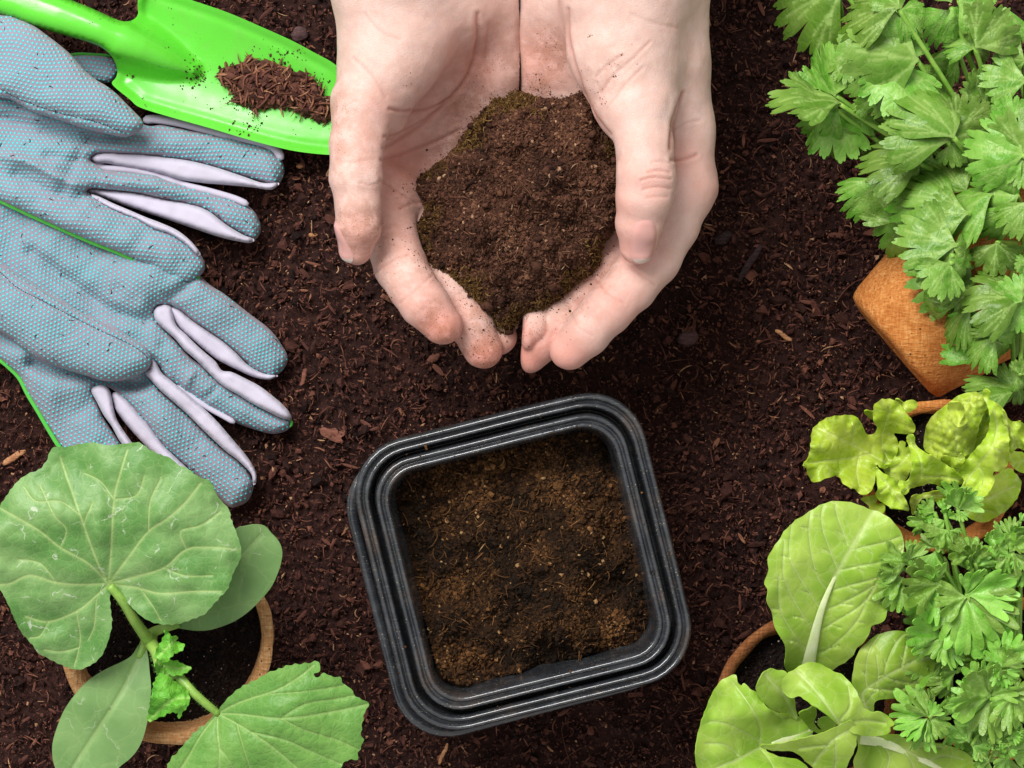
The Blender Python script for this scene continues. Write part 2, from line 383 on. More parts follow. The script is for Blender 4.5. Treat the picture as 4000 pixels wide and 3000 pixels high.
def skin():
    t = NT('skin'); c = t.co()
    bl = t.attr('blush'); cs = t.attr('crease'); di = t.attr('dirt')
    n = t.noise(c, 1.3, 4, .6); n2 = t.noise(c, 4.5, 3, .6)
    base = t.mix(t.rng(n, .25, .75), srgb(213, 177, 164), srgb(221, 190, 179))
    base = t.mix(t.math('MULTIPLY', t.rng(n2, .42, .72), .16), base, srgb(208, 154, 140))
    base = t.mix(t.math('MULTIPLY', bl, .72, clamp=True), base, srgb(212, 128, 112))
    base = t.mix(t.math('MULTIPLY', cs, .75, clamp=True), base, srgb(168, 88, 72))
    sm = t.math('MULTIPLY', t.rng(t.noise(c, 2.0, 5, .7), .36, .6), di, clamp=True)
    base = t.mix(t.math('MULTIPLY', sm, .66), base, srgb(152, 92, 60))
    sp = t.math('MULTIPLY', t.rng(t.voro(c, 11.0), .12, .22, 1, 0), t.rng(t.math('ADD', t.noise(c, 1.2, 3), t.math('MULTIPLY', di, .45)), .66, .86))
    base = t.mix(t.math('MULTIPLY', sp, .8), base, srgb(84, 48, 26))
    vn = t.rng(t.noise(t.n('VectorMath', {0: c, 1: (1.0, .45, 1.0)}, operation='MULTIPLY'), 1.1, 2, .5, 1.5), .47, .53); base = t.mix(t.math('MULTIPLY', t.math('SUBTRACT', 1.0, t.math('ABSOLUTE', t.math('SUBTRACT', t.math('MULTIPLY', vn, 2.0), 1.0))), .10), base, srgb(150, 140, 160))
    wr = t.voro(t.n('VectorMath', {0: c, 1: (1.0, 2.6, 1.0)}, operation='MULTIPLY'), 6.0, 'DISTANCE_TO_EDGE')
    h = t.math('ADD', t.math('MULTIPLY', t.rng(wr, 0, .12), .35), t.math('MULTIPLY', t.noise(c, 18, 4, .6), .8))
    return t.done(t.bsdf(Base_Color=base, Roughness=.52, Specular_IOR_Level=.38, Normal=t.bump(h, .3, .05),
        Subsurface_Weight=.16, Subsurface_Radius=(1.0, .35, .2), Subsurface_Scale=.003))
M['skin'] = skin()
t = NT('nail'); c = t.co()
M['nail'] = t.done(t.bsdf(Base_Color=t.mix(t.rng(t.attr('tone'), .88, .97), srgb(214, 160, 152), srgb(232, 212, 200)), Roughness=.2, Specular_IOR_Level=.5, Subsurface_Weight=.2, Subsurface_Radius=(.8, .3, .2), Subsurface_Scale=.003))
def chip(name, a, b):
    t = NT(name); c = t.co(); st = t.n('VectorMath', {0: c, 1: (1, 4, 4)}, operation='MULTIPLY')
    n = t.noise(st, 3.0, 5, .65)
    return t.done(t.bsdf(Base_Color=t.mix(t.rng(n, .3, .7), a, b), Roughness=.85, Specular_IOR_Level=.25, Normal=t.bump(n, .8, .08)))
M['tan'] = chip('pale_wood', srgb(150, 98, 66), srgb(204, 152, 108))
M['red'] = chip('red_bark', srgb(98, 60, 48), srgb(142, 92, 76))
M['grey'] = chip('grey_stone', srgb(72, 52, 52), srgb(104, 78, 78))
M['darkwood'] = chip('dark_wood', srgb(42, 30, 32), srgb(74, 56, 58))

# ------------------------------------------------------------------ soil: sheet, crumbs, fibres, bark
ph = (1+5**.5)/2
ICO = np.array([(-1, ph, 0), (1, ph, 0), (-1, -ph, 0), (1, -ph, 0), (0, -1, ph), (0, 1, ph), (0, -1, -ph), (0, 1, -ph), (ph, 0, -1), (ph, 0, 1), (-ph, 0, -1), (-ph, 0, 1)])/math.sqrt(1+ph*ph)
ICF = np.array([(0, 11, 5), (0, 5, 1), (0, 1, 7), (0, 7, 10), (0, 10, 11), (1, 5, 9), (5, 11, 4), (11, 10, 2), (10, 7, 6), (7, 1, 8), (3, 9, 4), (3, 4, 2), (3, 2, 6), (3, 6, 8), (3, 8, 9), (4, 9, 5), (2, 4, 11), (6, 2, 10), (8, 6, 7), (9, 8, 1)])
def rotm(n):
    q = R.normal(size=(n, 4)); q /= np.linalg.norm(q, axis=1)[:, None]; w, x, y, z = q.T
    return np.stack([np.stack([1-2*(y*y+z*z), 2*(x*y-z*w), 2*(x*z+y*w)], 1), np.stack([2*(x*y+z*w), 1-2*(x*x+z*z), 2*(y*z-x*w)], 1), np.stack([2*(x*z-y*w), 2*(y*z+x*w), 1-2*(x*x+y*y)], 1)], 1)
def crumbs(P, size, tone):
    n = len(P); B = ICO[None]*R.uniform(.55, 1.35, (n, 12, 1))
    B = B*np.stack([np.ones(n), R.uniform(.5, 1, n), R.uniform(.35, .9, n)], 1)[:, None]*np.asarray(size)[:, None, None]
    V = np.einsum('nij,nkj->nki', rotm(n), B)+P[:, None]
    F = ICF[None]+(np.arange(n)*12)[:, None, None]
    return V.reshape(-1, 3), F.reshape(-1, 3), np.repeat(tone, 12)
def fibres(P, length, width, tone, lift=.25, thick=.45, curl=.55):
    n = len(P); m = 6; a0 = R.uniform(0, 2*np.pi, n); k = R.normal(0, curl, n)
    t = np.linspace(-.5, .5, m)
    ang = a0[:, None]+k[:, None]*t[None]*2
    dx = np.cos(ang)*length[:, None]/m; dy = np.sin(ang)*length[:, None]/m
    x = np.cumsum(dx, 1); y = np.cumsum(dy, 1); x -= x.mean(1)[:, None]; y -= y.mean(1)[:, None]
    z = R.normal(0, lift, n)[:, None]*t[None]*length[:, None]+np.abs(R.normal(0, lift*.5, n))[:, None]*length[:, None]*(.25-t[None]**2)
    C = np.stack([x, y, z], -1)+P[:, None]
    nx = -np.sin(ang); ny = np.cos(ang)
    tp = width[:, None]*np.array([.35, .9, 1, 1, .85, .3])[None]
    side = np.stack([nx, ny, 0*nx], -1)*tp[..., None]
    up = np.zeros_like(side); up[..., 2] = tp*thick
    V = np.stack([C-side, C+up, C+side, C-up], 2)      # n,m,4,3
    i = (np.arange(n)*m*4)[:, None, None]+(np.arange(m-1)*4)[None, :, None]; j = np.arange(4)[None, None]; j2 = (j+1) % 4
    F = np.stack([i+j, i+j2, i+4+j2, i+4+j], -1).reshape(-1, 4)
    return V.reshape(-1, 3), F, np.repeat(tone, m*4)
def chips(P, length, width, tone, tilt=.35):
    n = len(P); c = np.array([(-1, -1, -1), (1, -1, -1), (1, 1, -1), (-1, 1, -1), (-1, -1, 1), (1, -1, 1), (1, 1, 1), (-1, 1, 1)], float)
    B = c[None]*R.uniform(.55, 1.2, (n, 8, 3))*np.stack([length/2, width/2, width*.22], 1)[:, None]
    a = R.uniform(0, 2*np.pi, n); p = R.normal(0, tilt, n); q = R.normal(0, tilt, n)
    def rz(a):
        z = np.zeros_like(a); o = z+1; return np.stack([np.stack([np.cos(a), -np.sin(a), z], 1), np.stack([np.sin(a), np.cos(a), z], 1), np.stack([z, z, o], 1)], 1)
    def ry(a):
        z = np.zeros_like(a); o = z+1; return np.stack([np.stack([np.cos(a), z, np.sin(a)], 1), np.stack([z, o, z], 1), np.stack([-np.sin(a), z, np.cos(a)], 1)], 1)
    def rx(a):
        z = np.zeros_like(a); o = z+1; return np.stack([np.stack([o, z, z], 1), np.stack([z, np.cos(a), -np.sin(a)], 1), np.stack([z, np.sin(a), np.cos(a)], 1)], 1)
    V = np.einsum('nij,nkj->nki', rz(a)@ry(p)@rx(q), B)+P[:, None]
    f = np.array([(0, 3, 2, 1), (4, 5, 6, 7), (0, 1, 5, 4), (1, 2, 6, 5), (2, 3, 7, 6), (3, 0, 4, 7)])
    return V.reshape(-1, 3), (f[None]+(np.arange(n)*8)[:, None, None]).reshape(-1, 4), np.repeat(tone, 8)
def gz(x, y):
    z = .55*fbm(x*.11, y*.11, 0, 2, 3)+.16*fbm(x*.55, y*.55, 0, 3, 11)
    return z+.10*np.abs(fbm(x*1.9, y*1.9, 0, 3, 21))-.35
def bell(n, a, b): return np.clip(R.normal(a, b, n), 0, 1)

gx = np.concatenate([[-70, -50, -38, -32], np.linspace(-28, 28, 500), [32, 38, 50, 70]])
gy = np.concatenate([[-70, -45, -32, -26], np.linspace(-22, 22, 392), [26, 32, 45, 70]])
GX, GY = np.meshgrid(gx, gy); x, y = GX.ravel(), GY.ravel()
z = gz(x, y)-.14+.09*fbm(x*4, y*4, 0, 3, 31)
nx_, ny_ = len(gx), len(gy); i = (np.arange(ny_-1)*nx_)[:, None]+np.arange(nx_-1)[None]
Fq = np.stack([i, i+1, i+1+nx_, i+nx_], -1).reshape(-1, 4)
soil = mk('soil', np.stack([x, y, z], 1), Fq, M['soil'], None, {'tone': np.clip(.16+.06*fbm(x*1.1, y*1.1, 0, 3, 5), 0, 1)}, origin=(0, 0, 0))
tag(soil, 'dark reddish brown potting soil bed strewn with bark under everything', kind='structure')
OCT = np.array([(1, 0, 0), (-1, 0, 0), (0, 1, 0), (0, -1, 0), (0, 0, 1), (0, 0, -1)], float)
OCF = np.array([(0, 2, 4), (2, 1, 4), (1, 3, 4), (3, 0, 4), (2, 0, 5), (1, 2, 5), (3, 1, 5), (0, 3, 5)])
def grains(P, size, tone):                   # cheap eight-sided grains
    n = len(P); B = OCT[None]*R.uniform(.5, 1.5, (n, 6, 1))+R.normal(0, .22, (n, 6, 3))
    B = B*np.stack([np.ones(n)*1.25, R.uniform(.4, 1, n), R.uniform(.3, .8, n)], 1)[:, None]*np.asarray(size)[:, None, None]
    V = np.einsum('nij,nkj->nki', rotm(n), B)+P[:, None]
    return V.reshape(-1, 3), (OCF[None]+(np.arange(n)*6)[:, None, None]).reshape(-1, 3), np.repeat(tone, 6)
n = 26000
x = R.uniform(-27, 27, n); y = R.uniform(-21, 21, n); sz = np.clip(R.lognormal(math.log(.092), .48, n), .04, .36)
tn = bell(n, .29, .2); tn[R.random(n) < .04] += .3
V, F, T = crumbs(np.stack([x, y, gz(x, y)+sz*.35], 1), sz, np.clip(tn-sz*.2, .02, 1))
mk('soil_crumbs', V, F, M['soil'], soil, {'tone': T}, smooth=False)['kind'] = 'stuff'
n = 115000
x = R.uniform(-26, 26, n); y = R.uniform(-20, 20, n); sz = np.clip(R.lognormal(math.log(.05), .4, n), .022, .14)
V, F, T = grains(np.stack([x, y, gz(x, y)+R.uniform(-.08, .26, n)], 1), sz, np.clip(.10*fbm(x*.5, y*.5, 0, 2, 8)+bell(n, .36, .22)+.4*(R.random(n) < .06), .02, 1))
mk('soil_grains', V, F, M['soil'], soil, {'tone': T}, smooth=False)['kind'] = 'stuff'
n = 12500
x = R.uniform(-26, 26, n); y = R.uniform(-20, 20, n); ln = np.clip(R.lognormal(math.log(.32), .5, n), .1, 1.6)
V, F, T = fibres(np.stack([x, y, gz(x, y)+.2], 1), ln, R.uniform(.010, .034, n), bell(n, .58, .18))
mk('soil_fibres', V, F, M['soil'], soil, {'tone': T})['kind'] = 'stuff'
n = 2300
x = R.uniform(-26, 26, n); y = R.uniform(-20, 20, n); ln = np.clip(R.lognormal(math.log(.36), .4, n), .16, 1.0)
V, F, T = fibres(np.stack([x, y, gz(x, y)+.2], 1), ln, ln*R.uniform(.06, .14, n), bell(n, .46, .18), .18, .35, .12)
mk('bark_shreds', V, F, M['soil'], soil, {'tone': T}, smooth=False)['kind'] = 'stuff'
n = 900
x = R.uniform(-26, 26, n); y = R.uniform(-20, 20, n); ln = np.clip(R.lognormal(math.log(.24), .4, n), .12, .7)
tn = bell(n, .42, .16); tn[R.random(n) < .12] += .3
V, F, T = chips(np.stack([x, y, gz(x, y)+.17], 1), ln, ln*R.uniform(.15, .4, n), np.clip(tn, 0, 1))
mk('bark_bits', V, F, M['soil'], soil, {'tone': T}, smooth=False)['kind'] = 'stuff'
n = 2600
x = R.uniform(-26, 26, n); y = R.uniform(-20, 20, n); V, F, T = crumbs(np.stack([x, y, gz(x, y)+.17], 1), R.uniform(.016, .036, n), R.uniform(.85, 1, n))
mk('pale_grit', V, F, M['soil'], soil, {'tone': T}, smooth=False)['kind'] = 'stuff'

def soilfill(parent, poly, zf, mat, dens, smin=.03, smax=.11, t0=.4, fib=.9, sp=14, fl=(.25, .8), name='soil_body', rough=.1, fibtone=.85, up=0, ff=1.3, tv=.2):
    """a bed of loose soil: bumpy body + crumbs + fibres"""
    V2, F2 = fill2d(cr(poly, sp), sp)
    c = un(V2, 5)
    z = zf(V2)+rough*fbm(c[:, 0]*ff, c[:, 1]*ff, 0, 5, 77)
    V = un(V2, z); F = fixup(V, F2)
    mk(name, V, F, mat, parent, {'tone': np.clip(t0-.12+.1*fbm(c[:, 0]*2, c[:, 1]*2, 0, 2, 3), 0, 1)}, solid=.25)
    lo, hi = poly.min(0), poly.max(0)
    ar = abs(np.sum(poly[:, 0]*np.roll(poly[:, 1], -1)-np.roll(poly[:, 0], -1)*poly[:, 1]))/2*1e-4
    def pts(n):
        q = R.uniform(lo, hi, (int(n*2.2)+20, 2)); q = q[inside(q, poly)][:n]; c = un(q, 5)
        return un(q, zf(q)+rough*fbm(c[:, 0]*ff, c[:, 1]*ff, 0, 5, 77))
    P = pts(int(ar*dens)); n = len(P); sz = np.clip(R.lognormal(math.log((smin*smax)**.5), .4, n), smin, smax*1.4)
    P[:, 2] += sz*.4+up*R.random(n)
    tn = np.clip(bell(n, t0, .14)+tv*fbm(P[:, 0]*.8, P[:, 1]*.8, 0, 2, 41), .02, .95); tn[R.random(n) < .015] = .9
    V, F, T = crumbs(P, sz, tn); mk('crumbs', V, F, mat, parent, {'tone': T}, smooth=False)['kind'] = 'stuff'
    P = pts(int(ar*fib)+1); n = len(P); P[:, 2] += .08
    V, F, T = fibres(P, R.uniform(fl[0], fl[1], n), R.uniform(.010, .024, n), bell(n, fibtone, .13), .3)
    mk('fibres', V, F, mat, parent, {'tone': T})['kind'] = 'stuff'

# ------------------------------------------------------------------ the person's two hands (signed distance field -> surface nets)
def surfnet(f, o, h):
    nx, ny, nz = f.shape; ins = f < 0
    c = np.zeros((nx-1, ny-1, nz-1), np.int8)
    for a in (0, 1):
        for b in (0, 1):
            for d in (0, 1): c += ins[a:nx-1+a, b:ny-1+b, d:nz-1+d]
    act = (c > 0) & (c < 8); ijk = np.argwhere(act); idx = -np.ones(act.shape, np.int64); idx[act] = np.arange(len(ijk))
    acc = np.zeros((len(ijk), 3)); cnt = np.zeros(len(ijk))
    for ax in range(3):
        o1, o2 = [k for k in range(3) if k != ax]
        for a in (0, 1):
            for b in (0, 1):
                p = ijk.copy(); p[:, o1] += a; p[:, o2] += b; q = p.copy(); q[:, ax] += 1
                fa = f[p[:, 0], p[:, 1], p[:, 2]]; fb = f[q[:, 0], q[:, 1], q[:, 2]]
                m = (fa < 0) != (fb < 0); t = fa[m]/(fa[m]-fb[m])
                pt = p[m].astype(float); pt[:, ax] += t; acc[m] += pt; cnt[m] += 1
    V = acc/cnt[:, None]*h+o; Q = []
    for ax in range(3):
        o1, o2 = (ax+1) % 3, (ax+2) % 3
        s0 = [slice(None)]*3; s1 = [slice(None)]*3; s0[ax] = slice(0, -1); s1[ax] = slice(1, None)
        sg = ins[tuple(s0)] != ins[tuple(s1)]; e = np.argwhere(sg)
        e = e[(e[:, o1] > 0) & (e[:, o2] > 0)]
        e = e[(e[:, o1] < f.shape[o1]-1) & (e[:, o2] < f.shape[o2]-1)]
        def cell(a, b):
            q = e.copy(); q[:, o1] -= a; q[:, o2] -= b; return idx[q[:, 0], q[:, 1], q[:, 2]]
        quad = np.stack([cell(1, 1), cell(0, 1), cell(0, 0), cell(1, 0)], 1)
        fl = ~ins[e[:, 0], e[:, 1], e[:, 2]]; quad[fl] = quad[fl][:, ::-1]
        Q.append(quad)
    Q = np.concatenate(Q); Q = Q[(Q >= 0).all(1)]
    return V, Q
def smin(a, b, k):
    h = np.clip(.5+.5*(b-a)/k, 0, 1); return b+(a-b)*h-k*h*(1-h)
class Field:
    def __init__(s, lo, hi, h):
        s.o = np.array(lo, float); s.h = h; s.n = np.ceil((np.array(hi)-s.o)/h).astype(int)+1
        s.ax = [(s.o[k]+np.arange(s.n[k])*h).astype(np.float32) for k in range(3)]
        s.D = np.full(s.n, 9.0, np.float32)
    def sub(s, lo, hi):
        a = np.clip(((np.array(lo)-s.o)/s.h).astype(int), 0, s.n-1); b = np.clip(np.ceil((np.array(hi)-s.o)/s.h).astype(int)+1, 1, s.n)
        return tuple(slice(int(i), int(max(j, i+1))) for i, j in zip(a, b))
    def grid(s, sl): return np.meshgrid(*[s.ax[k][sl[k]] for k in range(3)], indexing='ij')
    def cone(s, X, a, b, ra, rb, fl=None):
        ab = b-a; L = (ab**2).sum()+1e-9
        t = np.clip(((X[0]-a[0])*ab[0]+(X[1]-a[1])*ab[1]+(X[2]-a[2])*ab[2])/L, 0, 1)
        dz = (X[2]-a[2]-t*ab[2])/(fl or 1.0)
        return np.sqrt((X[0]-a[0]-t*ab[0])**2+(X[1]-a[1]-t*ab[1])**2+dz**2)-(ra+t*(rb-ra))
    def chain(s, J, k, kin, fl=None, base=None):   # J: list of (xyz, r)
        P = np.array([j[0] for j in J]); r = np.array([j[1] for j in J]); pad = r.max()+k+.3
        sl = s.sub(P.min(0)-pad, P.max(0)+pad); X = s.grid(sl); d = None
        for (a, ra), (b, rb) in zip(J[:-1], J[1:]):
            q = s.cone(X, np.asarray(a), np.asarray(b), ra, rb, fl); d = q if d is None else smin(d, q, kin)
        if base is None: s.D[sl] = smin(s.D[sl], d, k)
        else: s.D[sl] = np.minimum(s.D[sl], smin(base[sl], d, k))
def J(*a): return [(u3(p[0], p[1], p[2]), p[3]) for p in a]
person = thing('person', u3(2035, 100, 4.5), "two bare cupped hands of one person reaching in from the top, holding soil", 'person')
def hand(palm, fingers, plane, sign, creases, blush, dirt, lo, hi, label):
    f = Field(lo, hi, .062)
    for p, k in palm: f.chain(J(*p), k, .35)
    base = f.D.copy()
    for p, k in fingers: f.chain([(c, r*(1 if i < 2 else .95)) for i, (c, r) in enumerate(J(*p))], k, .16, base=base)
    X = f.grid((slice(None),)*3)
    # press the little-finger edges of the hands together along one plane
    pl = sign*(X[0]-plane-.07*np.sin(X[1]*.8+.6)-.035*np.sin(X[1]*2.1+X[2]*1.3))
    h = np.clip(.5-.5*(f.D-pl)/.36, 0, 1); f.D = (f.D+(pl-f.D)*h+.36*h*(1-h)).astype(np.float32)
    f.D[:, -1] = np.maximum(f.D[:, -1], .05); f.D[:, -2] = np.maximum(f.D[:, -2], .02)
    V, Q = surfnet(f.D, f.o, f.h)
    T = np.concatenate([Q[:, [0, 1, 2]], Q[:, [0, 2, 3]]])
    for it in range(1):                        # light smoothing
        A = np.zeros_like(V); c = np.zeros(len(V))
        for a, b in ((0, 1), (1, 2), (2, 3), (3, 0)):
            np.add.at(A, Q[:, a], V[Q[:, b]]); np.add.at(c, Q[:, a], 1)
        V = V*.5+.5*A/c[:, None]
    N = vnormals(V, T)
    s = S(V[:, 2]); px = np.stack([V[:, 0]/s+2000, 1500-V[:, 1]/s], 1)
    cre = np.zeros(len(V))
    for pts, dep, wd in creases:
        dep = dep*.72; wd = wd*.72
        d = segdist(px, cr(pts, 12, False)); g = np.exp(-(d/wd)**2)*(N[:, 2] > .05)
        V = V-N*(g*dep)[:, None]; V = V+N*(np.exp(-((d-wd*2.6)/(wd*1.8))**2)*(N[:, 2] > .05)*dep*.35)[:, None]
        cre = np.maximum(cre, g*min(1, dep*11))
    nn = fbm(V[:, 0]*.9, V[:, 1]*.9, V[:, 2]*.9, 3, 5)
    V = V+N*(.035*nn)[:, None]
    def blob(lst):
        a = np.zeros(len(V))
        for (x, y, z, r, w) in lst: a = np.maximum(a, w*np.exp(-((px[:, 0]-x)**2+(px[:, 1]-y)**2)/(r*r)-((V[:, 2]-z)/3.0)**2))
        return a
    o = mk('hand', V, Q, M['skin'], person, {'crease': cre, 'blush': blob(blush), 'dirt': blob(dirt)})
    o['label'] = label
    return o, BVHTree.FromPolygons([tuple(v) for v in V], [tuple(q) for q in Q])
CX = u3(2037, 0, 7)[0]
left, lbvh = hand(
    palm=[([(1480, -900, 9.5, 2.2), (1535, -80, 9.4, 2.2), (1520, 220, 9.0, 1.75), (1470, 420, 8.6, 1.2)], .5),      # thenar side of the wrist and thumb base
          ([(1700, -900, 8.4, 2.6), (1710, 0, 8.2, 2.0), (1690, 300, 6.3, 1.35), (1650, 560, 5.0, 1.2)], .9),
          ([(1900, -900, 7.6, 2.2), (1925, -50, 7.2, 1.6), (1935, 250, 6.0, 1.4), (1950, 560, 4.6, 1.3), (1960, 850, 4.3, 1.2)], .9),
          ([(1690, 300, 5.6, 1.3), (1560, 640, 5.5, 1.15), (1530, 800, 6.0, 1.05)], .7), ([(1545, 770, 6.7, .8), (1620, 815, 6.2, .75)], .4),
          ([(1800, 400, 5.2, 1.3), (1700, 760, 5.0, 1.25), (1680, 900, 5.2, 1.1)], .8)],
    fingers=[([(1560, 150, 9.3, 1.75), (1420, 400, 9.7, 1.13), (1392, 560, 10.0, .96), (1390, 700, 10.2, .95), (1398, 790, 10.15, .84), (1402, 880, 10.0, .83), (1392, 972, 9.6, .62)], .55),
             ([(1500, 740, 6.6, 1.12), (1512, 880, 7.3, 1.0), (1562, 1040, 8.3, .97), (1610, 1120, 8.65, .90), (1660, 1190, 8.9, .90), (1728, 1268, 8.9, .74)], .4),
             ([(1640, 850, 5.6, 1.05), (1670, 1000, 6.6, .98), (1765, 1150, 7.4, .92), (1838, 1260, 7.7, .85), (1886, 1362, 7.6, .74)], .35),
             ([(1800, 880, 4.6, 1.0), (1830, 1080, 5.6, .9), (1900, 1220, 6.6, .85), (1945, 1310, 7.0, .74)], .35),
             ([(1930, 880, 4.2, .95), (1950, 1080, 4.9, .8), (1975, 1230, 5.6, .7)], .35)],
    plane=CX+.07, sign=1,
    creases=[(ZH([(735, 60), (728, 200), (690, 330), (600, 440), (500, 530), (400, 600), (330, 640)]), .075, 11),
             (ZH([(355, 470), (420, 480), (520, 470), (610, 430)]), .07, 8),
             (ZH([(330, 590), (400, 570), (500, 520)]), .06, 7), (ZH([(320, 690), (420, 660), (560, 610), (660, 560)]), .06, 8),
             (ZH([(315, 780), (400, 830), (480, 880)]), .05, 7), (ZH([(400, 900), (450, 880), (520, 870)]), .05, 7),
             (ZH([(290, 1180), (360, 1130), (440, 1100)]), .04, 7), (ZH([(400, 1310), (470, 1250), (540, 1190)]), .035, 6),
             (ZH([(230, 790), (270, 800), (310, 790)]), .03, 6), (ZH([(120, 690), (190, 700), (260, 690)]), .02, 6), (ZH([(200, 250), (280, 330), (340, 420)]), .03, 8),
             (ZH([(250, 60), (320, 140), (400, 170)]), .02, 8), (ZH([(780, 100), (770, 250), (800, 380)]), .03, 9)],
    blush=[(1400, 560, 10, 120, .35), (1750, 450, 7, 200, .5), (1722, 1280, 9, 130, 1.0), (1895, 1400, 8, 110, 1.0), (1400, 950, 10, 150, .6), (1580, 620, 7, 190, .8), (1500, 780, 7, 150, .7), (1640, 400, 7, 170, .6), (1820, 250, 7, 170, .7), (1560, 900, 8, 150, .5), (1480, 420, 9, 100, .5), (1650, 1180, 9, 130, .6)],
    dirt=[(1440, 860, 10.2, 60, 1.0), (1740, 1300, 9, 60, 1.0), (1900, 1420, 8, 60, .9), (1370, 640, 10, 200, .5), (1300, 450, 10, 170, .7), (1400, 900, 10, 170, .75), (1480, 900, 10, 90, .9), (1690, 1240, 9, 90, .9), (1880, 1380, 8, 150, .95), (1580, 1080, 8, 150, .55), (1660, 1050, 7, 130, .9), (1600, 300, 9, 80, .5), (1880, 1200, 7, 140, 1.0), (1780, 620, 7, 160, .8), (1840, 420, 7, 130, .8), (2060, 350, 7, 120, .8), (1990, 250, 7, 90, .7), (1600, 760, 6, 150, .6), (1900, 250, 7, 200, .5)],
    lo=(-8.6, -1.2, 2.4), hi=(.25, 21.8, 12.3), label='hand on the left, thumb along its outer edge, fingertips dusted with soil')
right, rbvh = hand(
    palm=[([(2460, -900, 9.8, 2.4), (2450, -60, 9.9, 2.3), (2440, 200, 9.7, 1.95), (2470, 380, 9.8, 1.4)], .5),
          ([(2660, -900, 8.6, 1.9), (2560, -60, 8.6, 1.9), (2600, 250, 8.2, 1.55), (2652, 500, 7.8, 1.22), (2672, 720, 7.6, 1.16)], .7),
          ([(2380, -900, 8.0, 2.4), (2320, 0, 7.6, 1.9), (2330, 300, 6.2, 1.6), (2420, 600, 5.8, 1.4)], .9),
          ([(2170, -900, 7.6, 2.2), (2140, -50, 7.2, 1.6), (2130, 250, 6.0, 1.4), (2110, 560, 4.6, 1.3), (2100, 850, 4.3, 1.2)], .9),
          ([(2330, 400, 5.4, 1.4), (2500, 700, 6.2, 1.3), (2600, 740, 7.0, 1.1)], .8),
          ([(2250, 500, 5.0, 1.4), (2330, 800, 5.0, 1.3)], .8)],
    fingers=[([(2455, 220, 9.7, 1.6), (2490, 420, 10.3, 1.26), (2518, 560, 10.6, 1.02), (2524, 690, 10.7, 1.06), (2515, 770, 10.6, 1.02), (2498, 870, 10.3, .84), (2492, 965, 9.9, .66)], .6),
             ([(2668, 720, 7.6, 1.14), (2620, 880, 7.8, 1.0), (2550, 1010, 8.1, 1.0), (2460, 1120, 8.4, .96), (2370, 1215, 8.6, .92), (2290, 1300, 8.5, .86), (2225, 1368, 8.3, .74)], .45),
             ([(2480, 800, 6.2, 1.05), (2420, 980, 6.7, .98), (2300, 1130, 7.1, .92), (2190, 1248, 7.4, .84), (2112, 1335, 7.3, .78), (2068, 1388, 7.1, .70)], .35),
             ([(2320, 820, 5.2, 1.0), (2260, 1030, 5.9, .9), (2150, 1180, 6.9, .84), (2075, 1275, 7.7, .70), (2040, 1315, 7.9, .56)], .35),
             ([(2150, 850, 4.3, .95), (2110, 1060, 5.0, .8), (2075, 1200, 5.7, .7)], .35)],
    plane=CX-.07, sign=-1,
    creases=[(ZH([(1130, 40), (1135, 200), (1190, 380), (1240, 490), (1310, 580)]), .06, 9),
             (ZH([(1620, 400), (1595, 470), (1575, 540), (1572, 640)]), .10, 9), (ZH([(1575, 690), (1620, 690), (1680, 670)]), .07, 8),
             (ZH([(1580, 560), (1640, 530), (1700, 520)]), .03, 7),
             (ZH([(1470, 745), (1520, 735), (1565, 745)]), .05, 6), (ZH([(1440, 780), (1500, 765), (1568, 775)]), .05, 6), (ZH([(1450, 820), (1510, 808), (1568, 815)]), .04, 6), (ZH([(1490, 700), (1530, 695), (1570, 705)]), .03, 6), (ZH([(1465, 855), (1510, 850), (1555, 850)]), .03, 6),
             (ZH([(1270, 400), (1320, 330), (1400, 260), (1480, 180)]), .035, 7), (ZH([(1310, 450), (1370, 370), (1450, 290)]), .03, 7), (ZH([(1250, 330), (1300, 280), (1360, 240)]), .03, 7), (ZH([(1400, 60), (1500, 100), (1600, 120)]), .02, 8),
             (ZH([(1230, 1180), (1290, 1260), (1370, 1310)]), .035, 6), (ZH([(1130, 1300), (1160, 1400), (1230, 1450)]), .03, 6),
             (ZH([(1330, 1080), (1420, 1170), (1500, 1230)]), .03, 7)],
    blush=[(2210, 1385, 8, 130, .9), (2075, 1400, 7.5, 110, 1.0), (2040, 1310, 7, 80, .9), (2480, 950, 10, 130, .7), (2525, 710, 10.6, 110, .6), (2750, 720, 7, 120, .5), (2640, 620, 8, 100, .6), (2400, 1180, 8.6, 150, .6), (2430, 800, 10.5, 120, .5), (2100, 250, 7, 170, .6), (2300, 450, 8, 150, .4)],
    dirt=[(2290, 420, 9, 90, .7), (2390, 640, 10, 70, .5), (2330, 1060, 8, 120, .7), (2170, 200, 7, 150, .9), (2110, 330, 7, 90, .8), (2390, 280, 10, 110, .6), (2060, 1290, 7, 90, .8), (2230, 1180, 7.5, 130, .7), (2050, 1400, 7.5, 70, .3)],
    lo=(-.25, -1.2, 2.4), hi=(8.6, 21.8, 12.9), label='hand on the right, its thumbnail facing the viewer, cleaner than the other')
